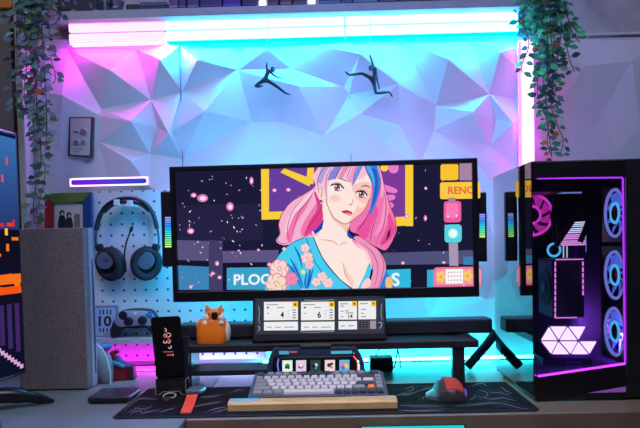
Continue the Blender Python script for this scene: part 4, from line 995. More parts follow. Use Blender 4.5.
p_.build('print', t, m=attr_mat('printed_ink', None, .8))
# game controller
GY = 1.925
def gp(x, y, d=0): return W(x, y, GY + d)
t = thing('game_controller', 'silver and black game controller resting on the white ledge', 'game controller', gp(134, 338))
ol = [(110.2, 337.6), (109.6, 331), (112, 323), (116, 315.6), (120, 311.6), (126, 309.8), (134.5, 309.2), (143, 309.4), (149.5, 310.6), (153.5, 314.4), (157.6, 321.6), (160.4, 329.6), (160, 336.6), (156, 337), (151.6, 332), (146.6, 328.2), (134.6, 328.8), (123.4, 328.8), (118.6, 333), (114.6, 337.6)]
b = MB(); b.prism([gp(x, y) for x, y in crom(ol, True, 3)], (0, .035, 0), .007); b.build('body', mat('pad_black', (30, 34, 46), .5), t, True)
fp = [(114, 321), (118, 314), (122.4, 311.4), (134.4, 310.6), (147.6, 311.4), (152, 314.6), (155, 320), (150, 326), (143, 325.4), (134.4, 326.2), (126, 326.4), (119, 327)]
b = MB(); b.prism([gp(x, y, -.0035) for x, y in crom(fp, True, 3)], (0, .006, 0), .002); b.build('faceplate', mat('pad_silver', (176, 188, 206), .3, .4), t, True)
for x, y in ((129.2, 321.4), (142.8, 320.2)):
    b = MB(); b.lathe([(.0125, -.001), (.0125, -.004), (.007, -.006), (.007, -.012), (.0105, -.014), (.0105, -.018), (.008, -.0175)], gp(x, y, -.003), 'Y', 20); b.build('thumbstick', mat('stick_black', (16, 18, 26), .45), t, True)
b = MB(); c3 = gp(122.8, 315.6, -.006); b.box(c3, (.018, .006, .006), .0015); b.box(c3, (.006, .006, .018), .0015); b.lathe([(.0125, .004), (.0125, .001), (.011, .0005)], c3, 'Y', 20); b.build('direction_pad', M_black, t)
for dx, dy in ((0, -2.1), (2.2, 0), (0, 2.1), (-2.2, 0)):
    b = MB(); b.lathe([(.0042, .003), (.0042, -.002), (.003, -.003)], gp(149.6 + dx, 314.6 + dy, -.004), 'Y', 12); b.build('button', mat('pad_button', (60, 120, 190), .3), t)
b = MB(); b.lathe([(.0055, .003), (.0055, -.001), (.004, -.002)], gp(135.4, 313.8, -.004), 'Y', 16); b.build('home_button', M_white, t)
# neon tube sign
NY = 2.0
t = thing('neon_bar', 'small rounded neon bar glowing purple inside a white outline', 'neon light', W(108, 187, NY))
b = MB(); p, q_ = W(69, 187.3, NY), W(149.5, 176.2, NY); b.span((p.x, NY, p.z), (q_.x, NY + .012, q_.z), .002); b.build('backing', mat('neon_acrylic', (214, 200, 226), .3), t)
b = MB()
for x in (p.x + .03, q_.x - .03): b.cyl((x, NY + .012, (p.z + q_.z) / 2), (x, NY + .06, (p.z + q_.z) / 2), .005)
b.build('standoff', M_grey, t)
zc = (p.z + q_.z) / 2; hz = .0105; xa, xb = p.x + .016, q_.x - .016
def stad(h, y, inset=0): return [Vector((xb + h * math.cos(a), y, zc + h * math.sin(a))) for a in [-PI / 2 + PI * k_ / 8 for k_ in range(9)]] + [Vector((xa + h * math.cos(a), y, zc + h * math.sin(a))) for a in [PI / 2 + PI * k_ / 8 for k_ in range(9)]]
b = MB(); b.tube(stad(hz, NY - .004), .0022, 8, closed=True); b.build('outline_tube', emis('neon_white_pink', (1.1, .82, 1.15), 1.6), t)
b = MB(); rr = (.0035); b.tube([Vector((p.x + rr, NY - .001, p.z + rr)), Vector((q_.x - rr, NY - .001, p.z + rr)), Vector((q_.x - rr, NY - .001, q_.z - rr)), Vector((p.x + rr, NY - .001, q_.z - rr))], .0022, 8, closed=True); b.build('frame_tube', emis('neon_pale', (1.0, .72, 1.05), 1.3), t)
n = 16; ring_ = []
b = MB(); 
for k_ in range(n):
    f = k_ / (n - 1); b.color = (lin(118) * (1 - f) + lin(38) * f, lin(20) * (1 - f) + lin(70) * f, lin(214), 1)
    x0_, x1_ = xa - .007 + (xb - xa + .014) * k_ / n, xa - .007 + (xb - xa + .014) * (k_ + 1) / n
    b.span((x0_, NY - .003, zc - .0068), (x1_, NY - .001, zc + .0068))
b.build('inner_glow', attr_mat('lit_picture_1', 1.0), t)
# wall control plate
CYp = 2.036
t = thing('control_plate', 'metal wall plate with round buttons beside the trailing vine', 'wall plate', W(80, 156, CYp))
q4 = [W(x, y, CYp) for x, y in ((67.6, 155.6), (91.4, 157.2), (93, 116.8), (69, 117))]
b = MB(); b.prism(q4, (0, .03, 0), .0015); b.build('box', mat('plate_side', (70, 62, 66), .4, .2), t)
q4 = [W(x, y, CYp - .002) for x, y in ((70, 154.6), (89.4, 155.6), (90.6, 118.4), (70.4, 118.4))]
b = MB(); b.prism(q4, (0, .004, 0), .0008); b.build('face', mat('plate_face', (206, 194, 188), .4, .1), t)
for x, y, r, m in ((83.6, 132, .0105, M_grey), (76.4, 142.4, .0075, M_grey), (83.4, 142.4, .0075, M_grey)):
    b = MB(); b.lathe([(r, .002), (r, -.004), (r * .8, -.006), (r * .5, -.0062)], W(x, y, CYp - .003), 'Y', 20); b.build('button', mat('button_steel', (176, 174, 184), .25, .7), t, True)
b = MB(); p = W(76, 131.8, CYp - .003); b.span(p + Vector((-.008, -.003, -.003)), p + Vector((.008, .003, .003)), .002); b.build('slider', mat('button_steel', (176, 174, 184), .25, .7), t)
p_ = Pic(Plane((0, CYp - .0022, 0), (0, -1, 0)), .0002); p_.line((168, 136, 80), [(72.5, 150), (75, 148.6), (77, 150), (79, 148.4), (81, 149.4), (83, 147.8)], .9); p_.rect((150, 124, 80), 73.4, 151.4, 80, 152.2)
p_.build('gold_lettering', t, m=attr_mat('printed_ink', None, .8))
# picture frame with coloured sides
FY = 1.955
t = thing('picture_frame', 'picture frame with green, red and blue sides behind the speckled tower', 'picture frame', W(67, 232, FY))
o_ = [(44.5, 193.6), (91, 192), (92, 252), (44.5, 252)]; i_ = [(53.5, 203), (82.5, 201.6), (83, 243), (53.5, 243)]
for k_, (nm, rgb) in enumerate((('green_rail', (96, 118, 44)), ('blue_rail', (30, 66, 128)), ('grey_rail', (90, 90, 96)), ('red_rail', (168, 34, 40)))):
    j = (k_ + 1) % 4
    b = MB(); b.prism([W(*o_[k_], FY), W(*o_[j], FY), W(*i_[j], FY), W(*i_[k_], FY)], (0, .018, 0), .0015); b.build(nm, mat(nm, rgb, .45), t)
b = MB(); b.prism([W(x, y, FY + .008) for x, y in i_], (0, .006, 0)); b.build('mount', mat('cream_mount', (206, 196, 180), .8), t)
b = MB(); b.span((W(66, 215, FY).x - .01, FY + .014, W(66, 225, FY).z), (W(66, 215, FY).x + .01, YW + .03, W(66, 215, FY).z)); b.build('hanger', M_dark, t)
p_ = Pic(Plane((0, FY + .0078, 0), (0, -1, 0)), .0002)
for x, y in ((62, 219), (69, 221)):
    p_.circ((26, 24, 28), x, y - 6, 2.6, 3); p_.poly((30, 28, 32), [(x - 4, y + 10), (x - 3, y - 2), (x, y - 4), (x + 3, y - 2), (x + 4, y + 10)], 3); p_.circ((190, 170, 160), x + .4, y - 5.2, 1.4, 1.8)
p_.rect((120, 112, 108), 74, 214, 80, 229)
p_.build('photo_print', t, m=attr_mat('printed_ink', None, .8))

# ------------------------------------------------------------------ speckled tower
def speck():
    m = bpy.data.materials.new('speckled_grey'); m.use_nodes = True; nt = m.node_tree; b = nt.nodes['Principled BSDF']; b.inputs['Roughness'].default_value = .55
    tc = nt.nodes.new('ShaderNodeTexCoord'); v = nt.nodes.new('ShaderNodeTexVoronoi'); v.inputs['Scale'].default_value = 420; nt.links.new(tc.outputs['Object'], v.inputs['Vector'])
    r = nt.nodes.new('ShaderNodeValToRGB'); r.color_ramp.elements[0].position = .1; r.color_ramp.elements[1].position = .6; r.color_ramp.elements[0].color = C(156, 148, 144); r.color_ramp.elements[1].color = C(98, 90, 88)
    nt.links.new(v.outputs['Distance'], r.inputs[0]); nt.links.new(r.outputs[0], b.inputs['Base Color'])
    bp = nt.nodes.new('ShaderNodeBump'); bp.inputs['Strength'].default_value = .4; bp.inputs['Distance'].default_value = .001; nt.links.new(v.outputs['Distance'], bp.inputs['Height']); nt.links.new(bp.outputs[0], b.inputs['Normal']); return m
SPY = 1.70
b0, b1 = W(20, 389, SPY), W(88, 389.5, SPY)
t0, t1 = W(18, 227, SPY), W(82.4, 227.6, SPY)
t = thing('speckled_tower', 'tall grey speckled upright tower with a pale side panel', 'tower', ((b0.x + b1.x) / 2, SPY + .03, 0))
b = MB(); dv = Vector((.0, .028, 0)); f = [Vector((b0.x, SPY, .003)), Vector((b1.x, SPY, .003)), t1, Vector((t0.x, SPY, t1.z))]
b.prism(f, dv, .002); b.build('front_panel', speck(), t)
b = MB(); g = [p + dv + Vector((.004 if i in (1, 2) else .01, .001, 0)) for i, p in enumerate(f)]; b.prism(g, (.004, .022, 0), .003); b.build('side_panel', mat('tower_pale', (150, 152, 168), .35), t)
b = MB(); p, q_ = (f[1] + dv * 1.3), (f[2] + dv * 1.3); b.tube([p + (q_ - p) * s_ + Vector((.0055 + dx_, .006, 0)) for s_, dx_ in ((.08, 0), (.25, .001), (.6, .001), (.8, 0))], .003, 8); b.build('side_slot', mat('slot_blue', (50, 76, 116), .4), t)
b = MB(); b.span((b0.x + .01, SPY + .002, 0), (b1.x - .005, SPY + .05, .006)); b.build('base', M_black, t)

# ------------------------------------------------------------------ curved shell and toy
SHY = 1.775
t = thing('curved_shell', 'pale grey curved shell standing between speckled tower and red toy', 'case', W(101, 387, SHY))
rings = []
for z_, xl, xr_, hd in ((0, 96.5, 110, .022), (.1, 94.5, 111, .03), (.35, 92.5, 110.4, .036), (.62, 91.4, 107.6, .036), (.82, 91.6, 103, .03), (.95, 92.5, 99.5, .02), (1, 94, 97, .008)):
    zz = .001 + (.105) * z_; py = 386 - 43 * z_; xa_, xb_ = W(xl, py, SHY).x, W(xr_, py, SHY).x
    rings.append([Vector(((xa_ + xb_) / 2 + (xb_ - xa_) / 2 * math.cos(a), SHY + .02 + hd * math.sin(a), zz)) for a in [2 * PI * k_ / 20 for k_ in range(20)]])
b = MB(); b.loft(rings); b.build('shell', mat('shell_pearl', (124, 132, 140), .28), t, True)
b = MB(); b.tube([W(x, y, SHY - .012) for x, y in ((95.5, 343.5), (102, 348), (107, 358), (110.4, 372), (110.6, 385.6))], .0018, 6); b.build('rim', M_white, t)
b = MB(); c3 = W(103, 347, SHY + .03); b.ell(c3, (.024, .024, .012)); b.build('cap', mat('shell_blue', (56, 104, 150), .35), t, True)
TYy = 1.81
t = thing('toy_figure', 'small blue and red toy sitting on dark red blocks', 'toy', W(120, 386, TYy))
M_tr = mat('toy_red', (132, 20, 34), .45); M_tb = mat('toy_blue', (34, 60, 110), .45)
p, q_ = W(112, 386, TYy), W(126, 367, TYy); b = MB(); b.span((p.x, TYy, 0), (q_.x, TYy + .04, q_.z), .003); b.build('block', M_tr, t)
p, q_ = W(126.3, 381, TYy), W(133, 366.5, TYy); b = MB(); b.span((p.x, TYy + .005, 0), (q_.x, TYy + .035, q_.z), .003); b.build('block', mat('toy_wine', (74, 20, 52), .45), t)
b = MB(); z0 = W(118, 367, TYy).z
b.loft([[W(cx2, cy2, TYy + .02) + Vector((rx_ * math.cos(a), .014 * math.sin(a), 0)) for a in [2 * PI * k_ / 14 for k_ in range(14)]] for cx2, cy2, rx_ in ((121, 368, .028), (120, 364, .026), (116.5, 360, .017), (115.5, 356, .011))]); b.build('torso', M_tb, t, True)
b = MB(); b.tube([W(112, 362, TYy + .01), W(118, 364.5, TYy - .002), W(124, 367, TYy - .002)], [.006, .007, .005], 8); b.build('arm', mat('toy_teal', (60, 120, 150), .45), t, True)
for x, y in ((112.6, 353.6), (116.6, 351.4), (114.6, 357)):
    b = MB(); b.ell(W(x, y, TYy + .012), (.0075, .0075, .0075), nu=12, nv=8); b.build('red_ball', M_tr, t, True)

# ------------------------------------------------------------------ side monitor at the left edge
A0, A1 = W(19.6, 133, 1.625), W(23.4, 373.5, 1.625)
dx = Vector((-.045, -.34, 0))
SN = Vector((dx.y, -dx.x, 0)).normalized() * -1
if SN.x < 0: SN = -SN
zl0, zl1 = A1.z, A0.z; xA = (A0.x + A1.x) / 2
org_ = Vector((xA, 1.625, zl0)); U3 = dx.normalized(); hgt = zl1 - zl0; wid3 = .34
def sp3(u, z, d): return org_ + U3 * u + Vector((0, 0, z)) - SN * d
t = thing('side_monitor', 'black framed monitor turned sideways on the desk return', 'monitor', (xA - .08, 1.5, 0))
def sbox(u0, u1, z0, z1, d0, d1, bev):
    rotm = Matrix((U3, -SN, Vector((0, 0, 1)))).transposed()
    return MB().box(sp3((u0 + u1) / 2, (z0 + z1) / 2, (d0 + d1) / 2), (u1 - u0, d1 - d0, z1 - z0), bev, 2, rotm)
sbox(0, wid3, 0, hgt, .0, .03, .003).build('casing', mat('side_mon_case', (30, 34, 46), .3), t)
SP = Plane(sp3(0, 0, 0), SN)
pc = Pic(SP, .0006, 1e-5)
def sq(c_, u0, u1, z0, z1, sm=0): 
    pc.n += 1; pc.mb.color = C(*c_); pc.mb.add([sp3(u, z, -.0006 - pc.n * 1e-5) for u, z in ((u0, z0), (u1, z0), (u1, z1), (u0, z1))], [[0, 1, 2, 3]])
H = hgt; e = .008
sq((16, 18, 40), e, wid3 - e, e, H - e)
n = 12
for k_ in range(n):
    f = k_ / n; sq((int(40 + 20 * f), int(60 + 60 * f), int(120 + 70 * f)), e, wid3 - e, H * (.60 + .38 * f), H * (.60 + .38 * (f + 1 / n)) - (.004 if k_ == n - 1 else 0))
random.seed(5)
sq((18, 16, 34), e, wid3 - e, H * .46, H * .60)
for k_ in range(26):
    u = random.uniform(.01, .30); z = H * random.uniform(.34, .62); c_ = random.choice(((250, 60, 30), (255, 130, 30), (255, 200, 60), (220, 40, 60)))
    sq(c_, u, u + random.uniform(.008, .03), z, z + H * random.uniform(.006, .03))
for k_ in range(14):
    u = random.uniform(.01, .30); z = H * random.uniform(.68, .9); sq((230, 80, 110), u, u + .008, z, z + H * .03)
sq((255, 120, 30), e, .14, H * .38, H * .42); sq((255, 90, 20), e, .1, H * .34, H * .37)
for k_ in range(10):
    u = .02 + k_ * .03; sq((64, 40, 104), u, u + .018, H * (.10 + .02 * (k_ % 3)), H * .3)
for k_ in range(12): sq((224, 170, 226), e + .004 + k_ * .012, e + .018 + k_ * .012, H * (.028 + .0125 * k_), H * (.045 + .0125 * k_))
pc.build('screen', t, .9)
b = MB(); b.cyl(sp3(.17, hgt * .4, .05), Vector((sp3(.17, 0, .05).x, sp3(.17, 0, .05).y, .02)), .018); b.build('stand_neck', M_black, t)
c3 = Vector((sp3(.17, 0, .05).x, sp3(.17, 0, .05).y, 0))
tip = WZ(54, 401, .004)
for tp in (tip, Vector((tip.x, 2 * c3.y - tip.y - .05, .004)), c3 + Vector((-.14, 0, .004))):
    b = MB(); k0 = c3 + Vector((0, 0, .03)); mid_ = (k0 + tp) / 2 + Vector((0, 0, .014)); b.tube([Vector(p) for p in crom([tuple(k0), tuple(mid_), tuple(tp)], False, 5)], [.022] * 3 + [.018] * 4 + [.013] * 2 + [.007, .004], 10); b.build('stand_foot', mat('foot_black', (18, 20, 26), .3), t, True)
# ------------------------------------------------------------------ desktop computer
CF = 1.487                                                          # front pane
q_ = W(535, 402, CF); cxl = q_.x; CB = 1.832; cxr = cxl + .285
ztop = W(535, 161, CF).z
t = thing('desktop_computer', 'black glass sided desktop computer glowing purple inside', 'computer', ((cxl + cxr) / 2, (CF + CB) / 2, 0))
M_pc = mat('pc_black', (15, 15, 19), .32)
def fz(py, px=580): return W(px, py, CF).z
def fx(px, py=270): return W(px, py, CF).x
gx1_ = fx(626)
# bottom, with the slanting front sill
b = MB(); b.span((cxl, CF, .006), (cxr, CB, fz(383)), .002); b.build('base', M_pc, t)
b = MB(); b.prism([W(x, y, CF - .002) for x, y in ((535.3, 400.5), (626, 398), (626, 363.5), (535.3, 376.5))], (0, .006, 0)); b.build('front_sill', M_pc, t)
b = MB(); b.prism([W(x, y, CF - .0026) for x, y in ((588, 393), (626, 392), (626, 386.5))], (0, .0015, 0)); b.build('violet_reflector', mat('pc_violet', (120, 60, 150), .3, emit=(.2, .06, .3), strength=.6), t)  # violet reflection painted on the sill as a faintly glowing sliver
b = MB(); b.span((cxl, CF, ztop - .012), (cxr, CB, ztop), .002); b.build('top_panel', M_pc, t)
b = MB(); b.span((gx1_, CF - .001, .006), (cxr, CF + .02, ztop), .002); b.build('front_panel', mat('pc_side', (24, 24, 28), .4, noise=.2, nscale=8), t)
b = MB(); b.span((cxl + .003, CF - .001, fz(177)), (gx1_, CF + .02, ztop - .002), .001); b.build('top_rail', M_pc, t)
b = MB(); b.span((cxr - .006, CF, .006), (cxr, CB, ztop)); b.build('far_side', M_pc, t)
b = MB(); b.span((cxl + .115, CB - .008, .006), (cxr, CB, ztop)); b.build('back_panel', M_pc, t)
# perforated rear corner: a grid of bars
b = MB(); zlo, zhi = W(515, 335, CB).z, W(515, 228, CB).z
xa, xb = cxl + .004, cxl + .115
b.span((xa, CB - .006, zhi - .004), (xb, CB, ztop)); b.span((xb - .03, CB - .006, .05), (xb, CB, zhi))
n = 22
for k_ in range(n): z = zlo + (zhi - zlo) * k_ / n; b.span((xa, CB - .005, z), (xb, CB - .003, z + .0035))
for k_ in range(15): x = xa + (xb - xa) * k_ / 15; b.span((x, CB - .004, zlo), (x + .002, CB - .002, zhi))
b.build('rear_grille', mat('grille_violet', (60, 52, 96), .5), t)
for x, y in ((cxl + .02, CF + .03), (cxl + .02, CB - .03), (cxr - .02, CF + .03), (cxr - .02, CB - .03)):
    b = MB(); b.cyl((x, y, 0), (x, y, .007), .012); b.build('foot', M_black, t)
b = MB(); b.span((cxl + .002, CF - .001, fz(376.5, 540) - .004), (gx1_, CF + .002, fz(177))); b.build('front_glass', glass('smoke_glass', (.72, .70, .80), .55), t)
b = MB(); b.span((cxl - .003, CF, .012), (cxl, CB, ztop - .001)); b.build('side_glass', glass('side_glass_tint', (.90, .90, .95), 2.8), t)
# violet light lines
E_v = emis('violet_line', (.50, .04, .95), 2.2)
def line3(p, q2, r=.0022, m=E_v, nm='light_line'):
    b = MB(); b.tube([p, q2], r, 8); b.build(nm, m, t)
line3(W(537, 178.5, CF + .006), W(622.5, 177.6, CF + .006), .0016); line3(W(622.8, 178, CF + .006), W(625, 363, CF + .006), .0020)
line3(W(538, 376.2, CF - .0035), W(625, 363.6, CF - .0035), .0026); line3(Vector((cxl + .004, CF + .004, fz(376))), Vector((cxl + .004, CB - .03, fz(376))), .0026)
# inside: deck
dz = fz(377)
b = MB(); b.span((cxl + .004, CF + .02, dz - .006), (cxr - .008, CB - .01, dz)); b.build('deck', mat('pc_deck', (70, 60, 96), .25), t)
# fans at the right
def fan(center, axis, R, ring_m, blade_m, nm='fan'):
    f = MB(); c3 = Vector(center)
    ax = 'X' if axis == 'X' else 'Y'
    def pt(r, a, h): return c3 + (Vector((h, r * math.cos(a), r * math.sin(a))) if ax == 'X' else Vector((r * math.cos(a), h, r * math.sin(a))))
    s_ = R * 1.06
    for k_ in range(4):
        a0, a1 = k_ * PI / 2 + PI / 4, (k_ + 1) * PI / 2 + PI / 4
        ip = [pt(R * .96, a0 + (a1 - a0) * j / 8, -.011) for j in range(9)]; op = [pt(s_ * 1.414, a0, -.011), pt(s_ * 1.414, a1, -.011)]
        v = (Vector((.022, 0, 0)) if ax == 'X' else Vector((0, .022, 0)))
        f.prism(ip + op[::-1], v)
    fo = f.build(nm, M_pc, t)
    b = MB(); b.tube([pt(R * .86, 2 * PI * j / 32, -.008) for j in range(32)], R * .06, 8, closed=True); b.build('light_ring', ring_m, fo)
    b = MB()
    for k_ in range(9):
        a = 2 * PI * k_ / 9
        b.loft([[pt(R * .3, a - .12, -.004), pt(R * .3, a + .2, .004), pt(R * .3, a + .2, .0055), pt(R * .3, a - .12, -.0025)], [pt(R * .6, a + .1, -.005), pt(R * .6, a + .55, .004), pt(R * .6, a + .55, .0055), pt(R * .6, a + .1, -.0035)], [pt(R * .82, a + .25, -.006), pt(R * .82, a + .75, .004), pt(R * .82, a + .75, .0055), pt(R * .82, a + .25, -.0045)]])
    b.build('blade', blade_m, fo)
    b = MB(); b.lathe([(R * .30, .008), (R * .31, -.007), (R * .26, -.0095), (.001, -.010)], c3, ax, 24); b.build('hub', M_blackg, fo); b = MB(); b.tube([pt(R * .36, 2 * PI * j / 24, -.008) for j in range(24)], R * .05, 8, closed=True); b.build('hub_ring', ring_m if nm != 'fan' or ax == 'Y' else emis('hub_cyan', (.1, .6, 1.0), 1.4), fo)
E_b = emis('fan_blue', (.30, .34, 1.0), .9)
E_bd = mat('fan_blade_blue', (90, 130, 210), .35, emit=(.12, .22, .9), strength=.8)
for k_, py in enumerate((213, 275, 331.5)):
    Yc = CF + .095; fan((W(617, py, Yc).x + .003, Yc, W(617, py, Yc).z), 'X', .063, E_b, E_bd)
# pink round fan on the back wall
Yf = CB - .04; c3 = W(531, 215, Yf)
fan(c3, 'Y', .062, emis('fan_pink', (.95, .06, .75), 1.1), mat('fan_blade_pink', (210, 70, 170), .4, emit=(.75, .05, .5), strength=.6))
# memory sticks with light stripes
Ym = 1.762
for k_ in range(4):
    y0 = 221 + k_ * 6.2; s0 = 571 - k_ * 4.6
    p0 = [W(x, y, Ym) for x, y in ((s0, y0 + 1.2), (586, y0), (586, y0 + 5.2), (s0 - 3.5, y0 + 6.2))]
    b = MB(); b.prism(p0, (0, .03, 0)); ms = b.build('memory_stick', mat('memory_plum', (70, 30, 84), .4), t)
    for j in range(3):
        yy = y0 + .3 + j * 1.9; pp = [W(x, y, Ym - .001) for x, y in ((s0 - .3 - j * 1.6, yy + 1), (585.6, yy), (585.6, yy + 1.35), (s0 - 1 - j * 1.8, yy + 2.3))]
        b = MB(); b.prism(pp, (0, .0012, 0)); b.build('light_stripe', emis('stripe_%d' % (k_ // 2), ((.75, .85, 1.0), (1.0, .42, .9))[k_ // 2], 1.4), ms)
# black cooler hoses and its pump
for pts, r in (([(590, 172, 1.74), (584, 196, 1.72), (574, 218, 1.71), (562, 236, 1.73), (556, 246, 1.755)], .0075), ([(600, 172, 1.76), (594, 200, 1.76), (588, 222, 1.745), (580, 242, 1.75)], .0075), ([(553, 172, 1.77), (555, 196, 1.76), (553, 218, 1.75), (556, 242, 1.755)], .006)):
    b = MB(); b.tube([Vector(p) for p in crom([tuple(W(*p)) for p in pts], False, 6)], r, 10); b.build('cooler_hose', M_black, t, True)
b = MB(); b.lathe([(.02, .02), (.022, -.004), (.019, -.010), (.001, -.0105)], W(554, 250, 1.77), 'Y', 24); pm = b.build('cooler_pump', M_blackg, t)
b = MB(); b.tube([W(554, 250, 1.757) + Vector((.016 * math.cos(a), 0, .016 * math.sin(a))) for a in [2 * PI * j / 24 for j in range(24)]], .003, 8, closed=True); b.build('light_ring', emis('pump_cyan', (.1, .7, 1.0), 1.3), pm)
b = MB(); p, q2 = W(537, 201, 1.86), W(602, 150, 1.86); b.span((cxl + .01, 1.64, fz(186)), (gx1_ - .07, 1.81, fz(178))); b.build('radiator', mat('radiator_dark', (26, 26, 36), .4), t)
line3(W(532, 193.5, 1.73), W(588, 192.5, 1.73), .002, emis('soft_blue_line', (.25, .4, .9), .9)); line3(W(586, 252, 1.76), W(586, 232, 1.76), .001, emis('soft_blue_line', (.25, .4, .9), .9))
for x in (563.5, 567): line3(W(x, 246, 1.76), W(x, 258, 1.76), .0018, emis('white_line', (.7, .85, 1), 1.1))
b = MB(); b.span((cxl + .09, CB - .02, dz), (cxr - .07, CB - .009, fz(180))); b.build('mainboard', mat('board_black', (44, 38, 66), .5), t)
# upright graphics card with dashed outline
g0, g1 = W(554, 318, 1.66), W(584, 258.5, 1.66)
b = MB(); b.span((g0.x, 1.66, g0.z), (g1.x, 1.78, g1.z), .002); gc = b.build('graphics_card', mat('card_dark', (12, 11, 18), .5), t)
b = MB(); xg = g0.x; b.span((xg - .002, 1.665, g0.z + .004), (xg + .001, 1.775, g1.z - .004)); b.build('shroud', mat('shroud_violet', (74, 60, 104), .4), gc)
cyf = 1.715
b = MB(); b.lathe([(.046, .0), (.046, -.003), (.042, -.0035)], (xg - .001, cyf, (g0.z + g1.z) / 2), 'X', 28); b.build('fan', M_black, gc)
b = MB(); b.lathe([(.014, .0), (.014, -.005), (.001, -.0055)], (xg - .004, cyf, (g0.z + g1.z) / 2), 'X', 20); b.build('fan_hub', mat('hub_slate', (90, 110, 150), .3), gc)
E_d = emis('dash_pink', (1.0, .28, .9), 1.5)
def dashes(p, q2, n, fill=.62):
    for k_ in range(n):
        a, c_ = p + (q2 - p) * (k_ / n), p + (q2 - p) * ((k_ + fill) / n); b = MB()
        b.span(Vector((min(a.x, c_.x) - .0012, 1.656, min(a.z, c_.z) - .0012)), Vector((max(a.x, c_.x) + .0012, 1.6605, max(a.z, c_.z) + .0012))); b.build('light_dash', E_d, gc)
dashes(W(555, 317.5, 1.66), W(555, 260, 1.66), 10); dashes(W(556, 259.6, 1.66), W(584, 259.2, 1.66), 4, .8); dashes(W(582.6, 262, 1.66), W(582.8, 297, 1.66), 6, .6); dashes(W(556, 317.8, 1.66), W(577.6, 317.4, 1.66), 5)
# power block under the triangles, and nine triangle lights
s0, s1 = W(543, 373, 1.665), W(592, 357.5, 1.665)
b = MB(); b.span((s0.x, 1.66, dz), (s1.x, 1.76, s1.z), .003); pb_ = b.build('power_block', mat('power_plum', (48, 30, 74), .3), t)
b = MB(); p, q2 = W(566, 371, 1.659), W(580, 361, 1.659); b.span((p.x, 1.658, p.z), (q2.x, 1.661, q2.z)); b.build('label_plate', mat('power_label', (110, 60, 150), .4), pb_)
tr = [((549.5,326),(568,326),(559,341)),((540.6,341),(549.5,326),(559,341)),((540.6,341),(559,341),(551.6,355)),((559,341),(551.6,355),(571,355)),((559,341),(568,326),(579,341)),((559,341),(579,341),(571,355)),((568,326),(587,326),(579,341)),((579,341),(571,355),(590,355)),((579,341),(598,341),(590,355))]
Yt = 1.60
b = MB(); b.prism([W(x, y, Yt + .006) for x, y in ((549, 325.4), (588, 325.4), (580, 340.4), (598.6, 340.4), (590, 357.5), (551, 357.5), (539.8, 341))], (0, .004, 0)); pl_ = b.build('triangle_light_mount', mat('mount_plum', (60, 24, 80), .4), t)
E_t = emis('triangle_white', (1.05, .78, 1.2), 2.2)
for tri in tr:
    cx_, cy_ = sum(p[0] for p in tri) / 3, sum(p[1] for p in tri) / 3
    b = MB(); b.prism([W(cx_ + (x - cx_) * .84, cy_ + (y - cy_) * .84, Yt) for x, y in tri], (0, .006, 0), .0006); b.build('triangle_light', E_t, pl_)
area('case_inner_lamp', (cxl + .24, CF + .04, dz + .05), (cxl + .08, 1.75, dz + .02), .06, .04, 6.0, (.34, .08, 1.0))  # unseen violet fill added inside the case to light the deck
# ------------------------------------------------------------------ hanging vines
def vine(name, label, spec, seed, Y, tint, leaf_px):
    """spec: strand paths in photo pixels; the stems leave a pot-free bunch lying on the shelf"""
    rnd = random.Random(seed)
    top_ = W(*spec[0][0], Y)
    t = thing(name, label, 'vine', (top_.x, Y, SZ + .03))
    st = MB(); lf = MB(); dr = MB()
    def leaf(mb, p, d, up, L, wd, c_):
        d = d.normalized(); s = d.cross(up); s = s.normalized() if s.length > 1e-4 else Vector((1, 0, 0)); n = s.cross(d).normalized()
        mb.color = c_
        q = [p, p + d * L * .25 + s * wd * .75 + n * wd * .25, p + d * L * .55 + s * wd + n * wd * .3, p + d * L * .85 + s * wd * .4 + n * wd * .1, p + d * L - n * wd * .25, p + d * L * .85 - s * wd * .4 + n * wd * .1, p + d * L * .55 - s * wd + n * wd * .3, p + d * L * .25 - s * wd * .75 + n * wd * .25, p + d * L * .3, p + d * L * .6]
        mb.add(q, [[0, 8, 1], [8, 9, 2, 1], [9, 4, 3, 2], [0, 7, 8], [8, 7, 6, 9], [9, 6, 5, 4]])
    for path, dens, orange in [(s_[1], s_[2], s_[3]) for s_ in spec]:
        dy = rnd.uniform(-.016, .016)
        pts = [W(x + rnd.uniform(-1.2, 1.2), y, Y + dy) for x, y in path]
        pts = [Vector((pts[0].x, 2.02, SZ + .026)), Vector((pts[0].x, 1.972, SZ + .045))] + pts
        pts = [Vector(p) for p in crom([tuple(p) for p in pts], False, 8)]
        st.tube(pts, .0013, 5)
        L_ = sum((pts[i + 1] - pts[i]).length for i in range(len(pts) - 1)); step = .0100 / dens; acc = 0; side = 1
        for i in range(9, len(pts) - 1):
            seg = pts[i + 1] - pts[i]; acc += seg.length
            while acc > step:
                acc -= step; f = rnd.random(); p = pts[i] + seg * f; side = -side
                a = rnd.uniform(-.9, .9) + (0 if side > 0 else PI)
                d = Vector((math.cos(a), -rnd.uniform(-.2, .6), rnd.uniform(-1.1, .35)))
                up = Vector((rnd.uniform(-.5, .5), -1, rnd.uniform(-.1, .6)))
                stalk = p + d.normalized() * rnd.uniform(.003, .010)
                st.tube([p, stalk], .0007, 4, cap=False)
                Lf = leaf_px * Y / FOC * rnd.uniform(.7, 1.15)
                v = rnd.uniform(.7, 1.6); c_ = [lin(min(255, x * v)) for x in tint[rnd.randrange(len(tint))]] + [1]
                if rnd.random() < orange: leaf(dr, stalk, d, up, Lf, Lf * .31, tuple([lin(x * rnd.uniform(.8, 1.1)) for x in (190, 104, 52)] + [1]))
                else: leaf(lf, stalk, d, up, Lf, Lf * .31, tuple(c_))
    st.build('stem', mat('vine_stem', (66, 74, 58), .7), t)
    lf.keep = True; dr.keep = True
    lf.build('foliage', attr_mat('leaf_surface', None, .5), t)
    if dr.v: dr.build('dry_leaves', attr_mat('leaf_surface', None, .5), t)
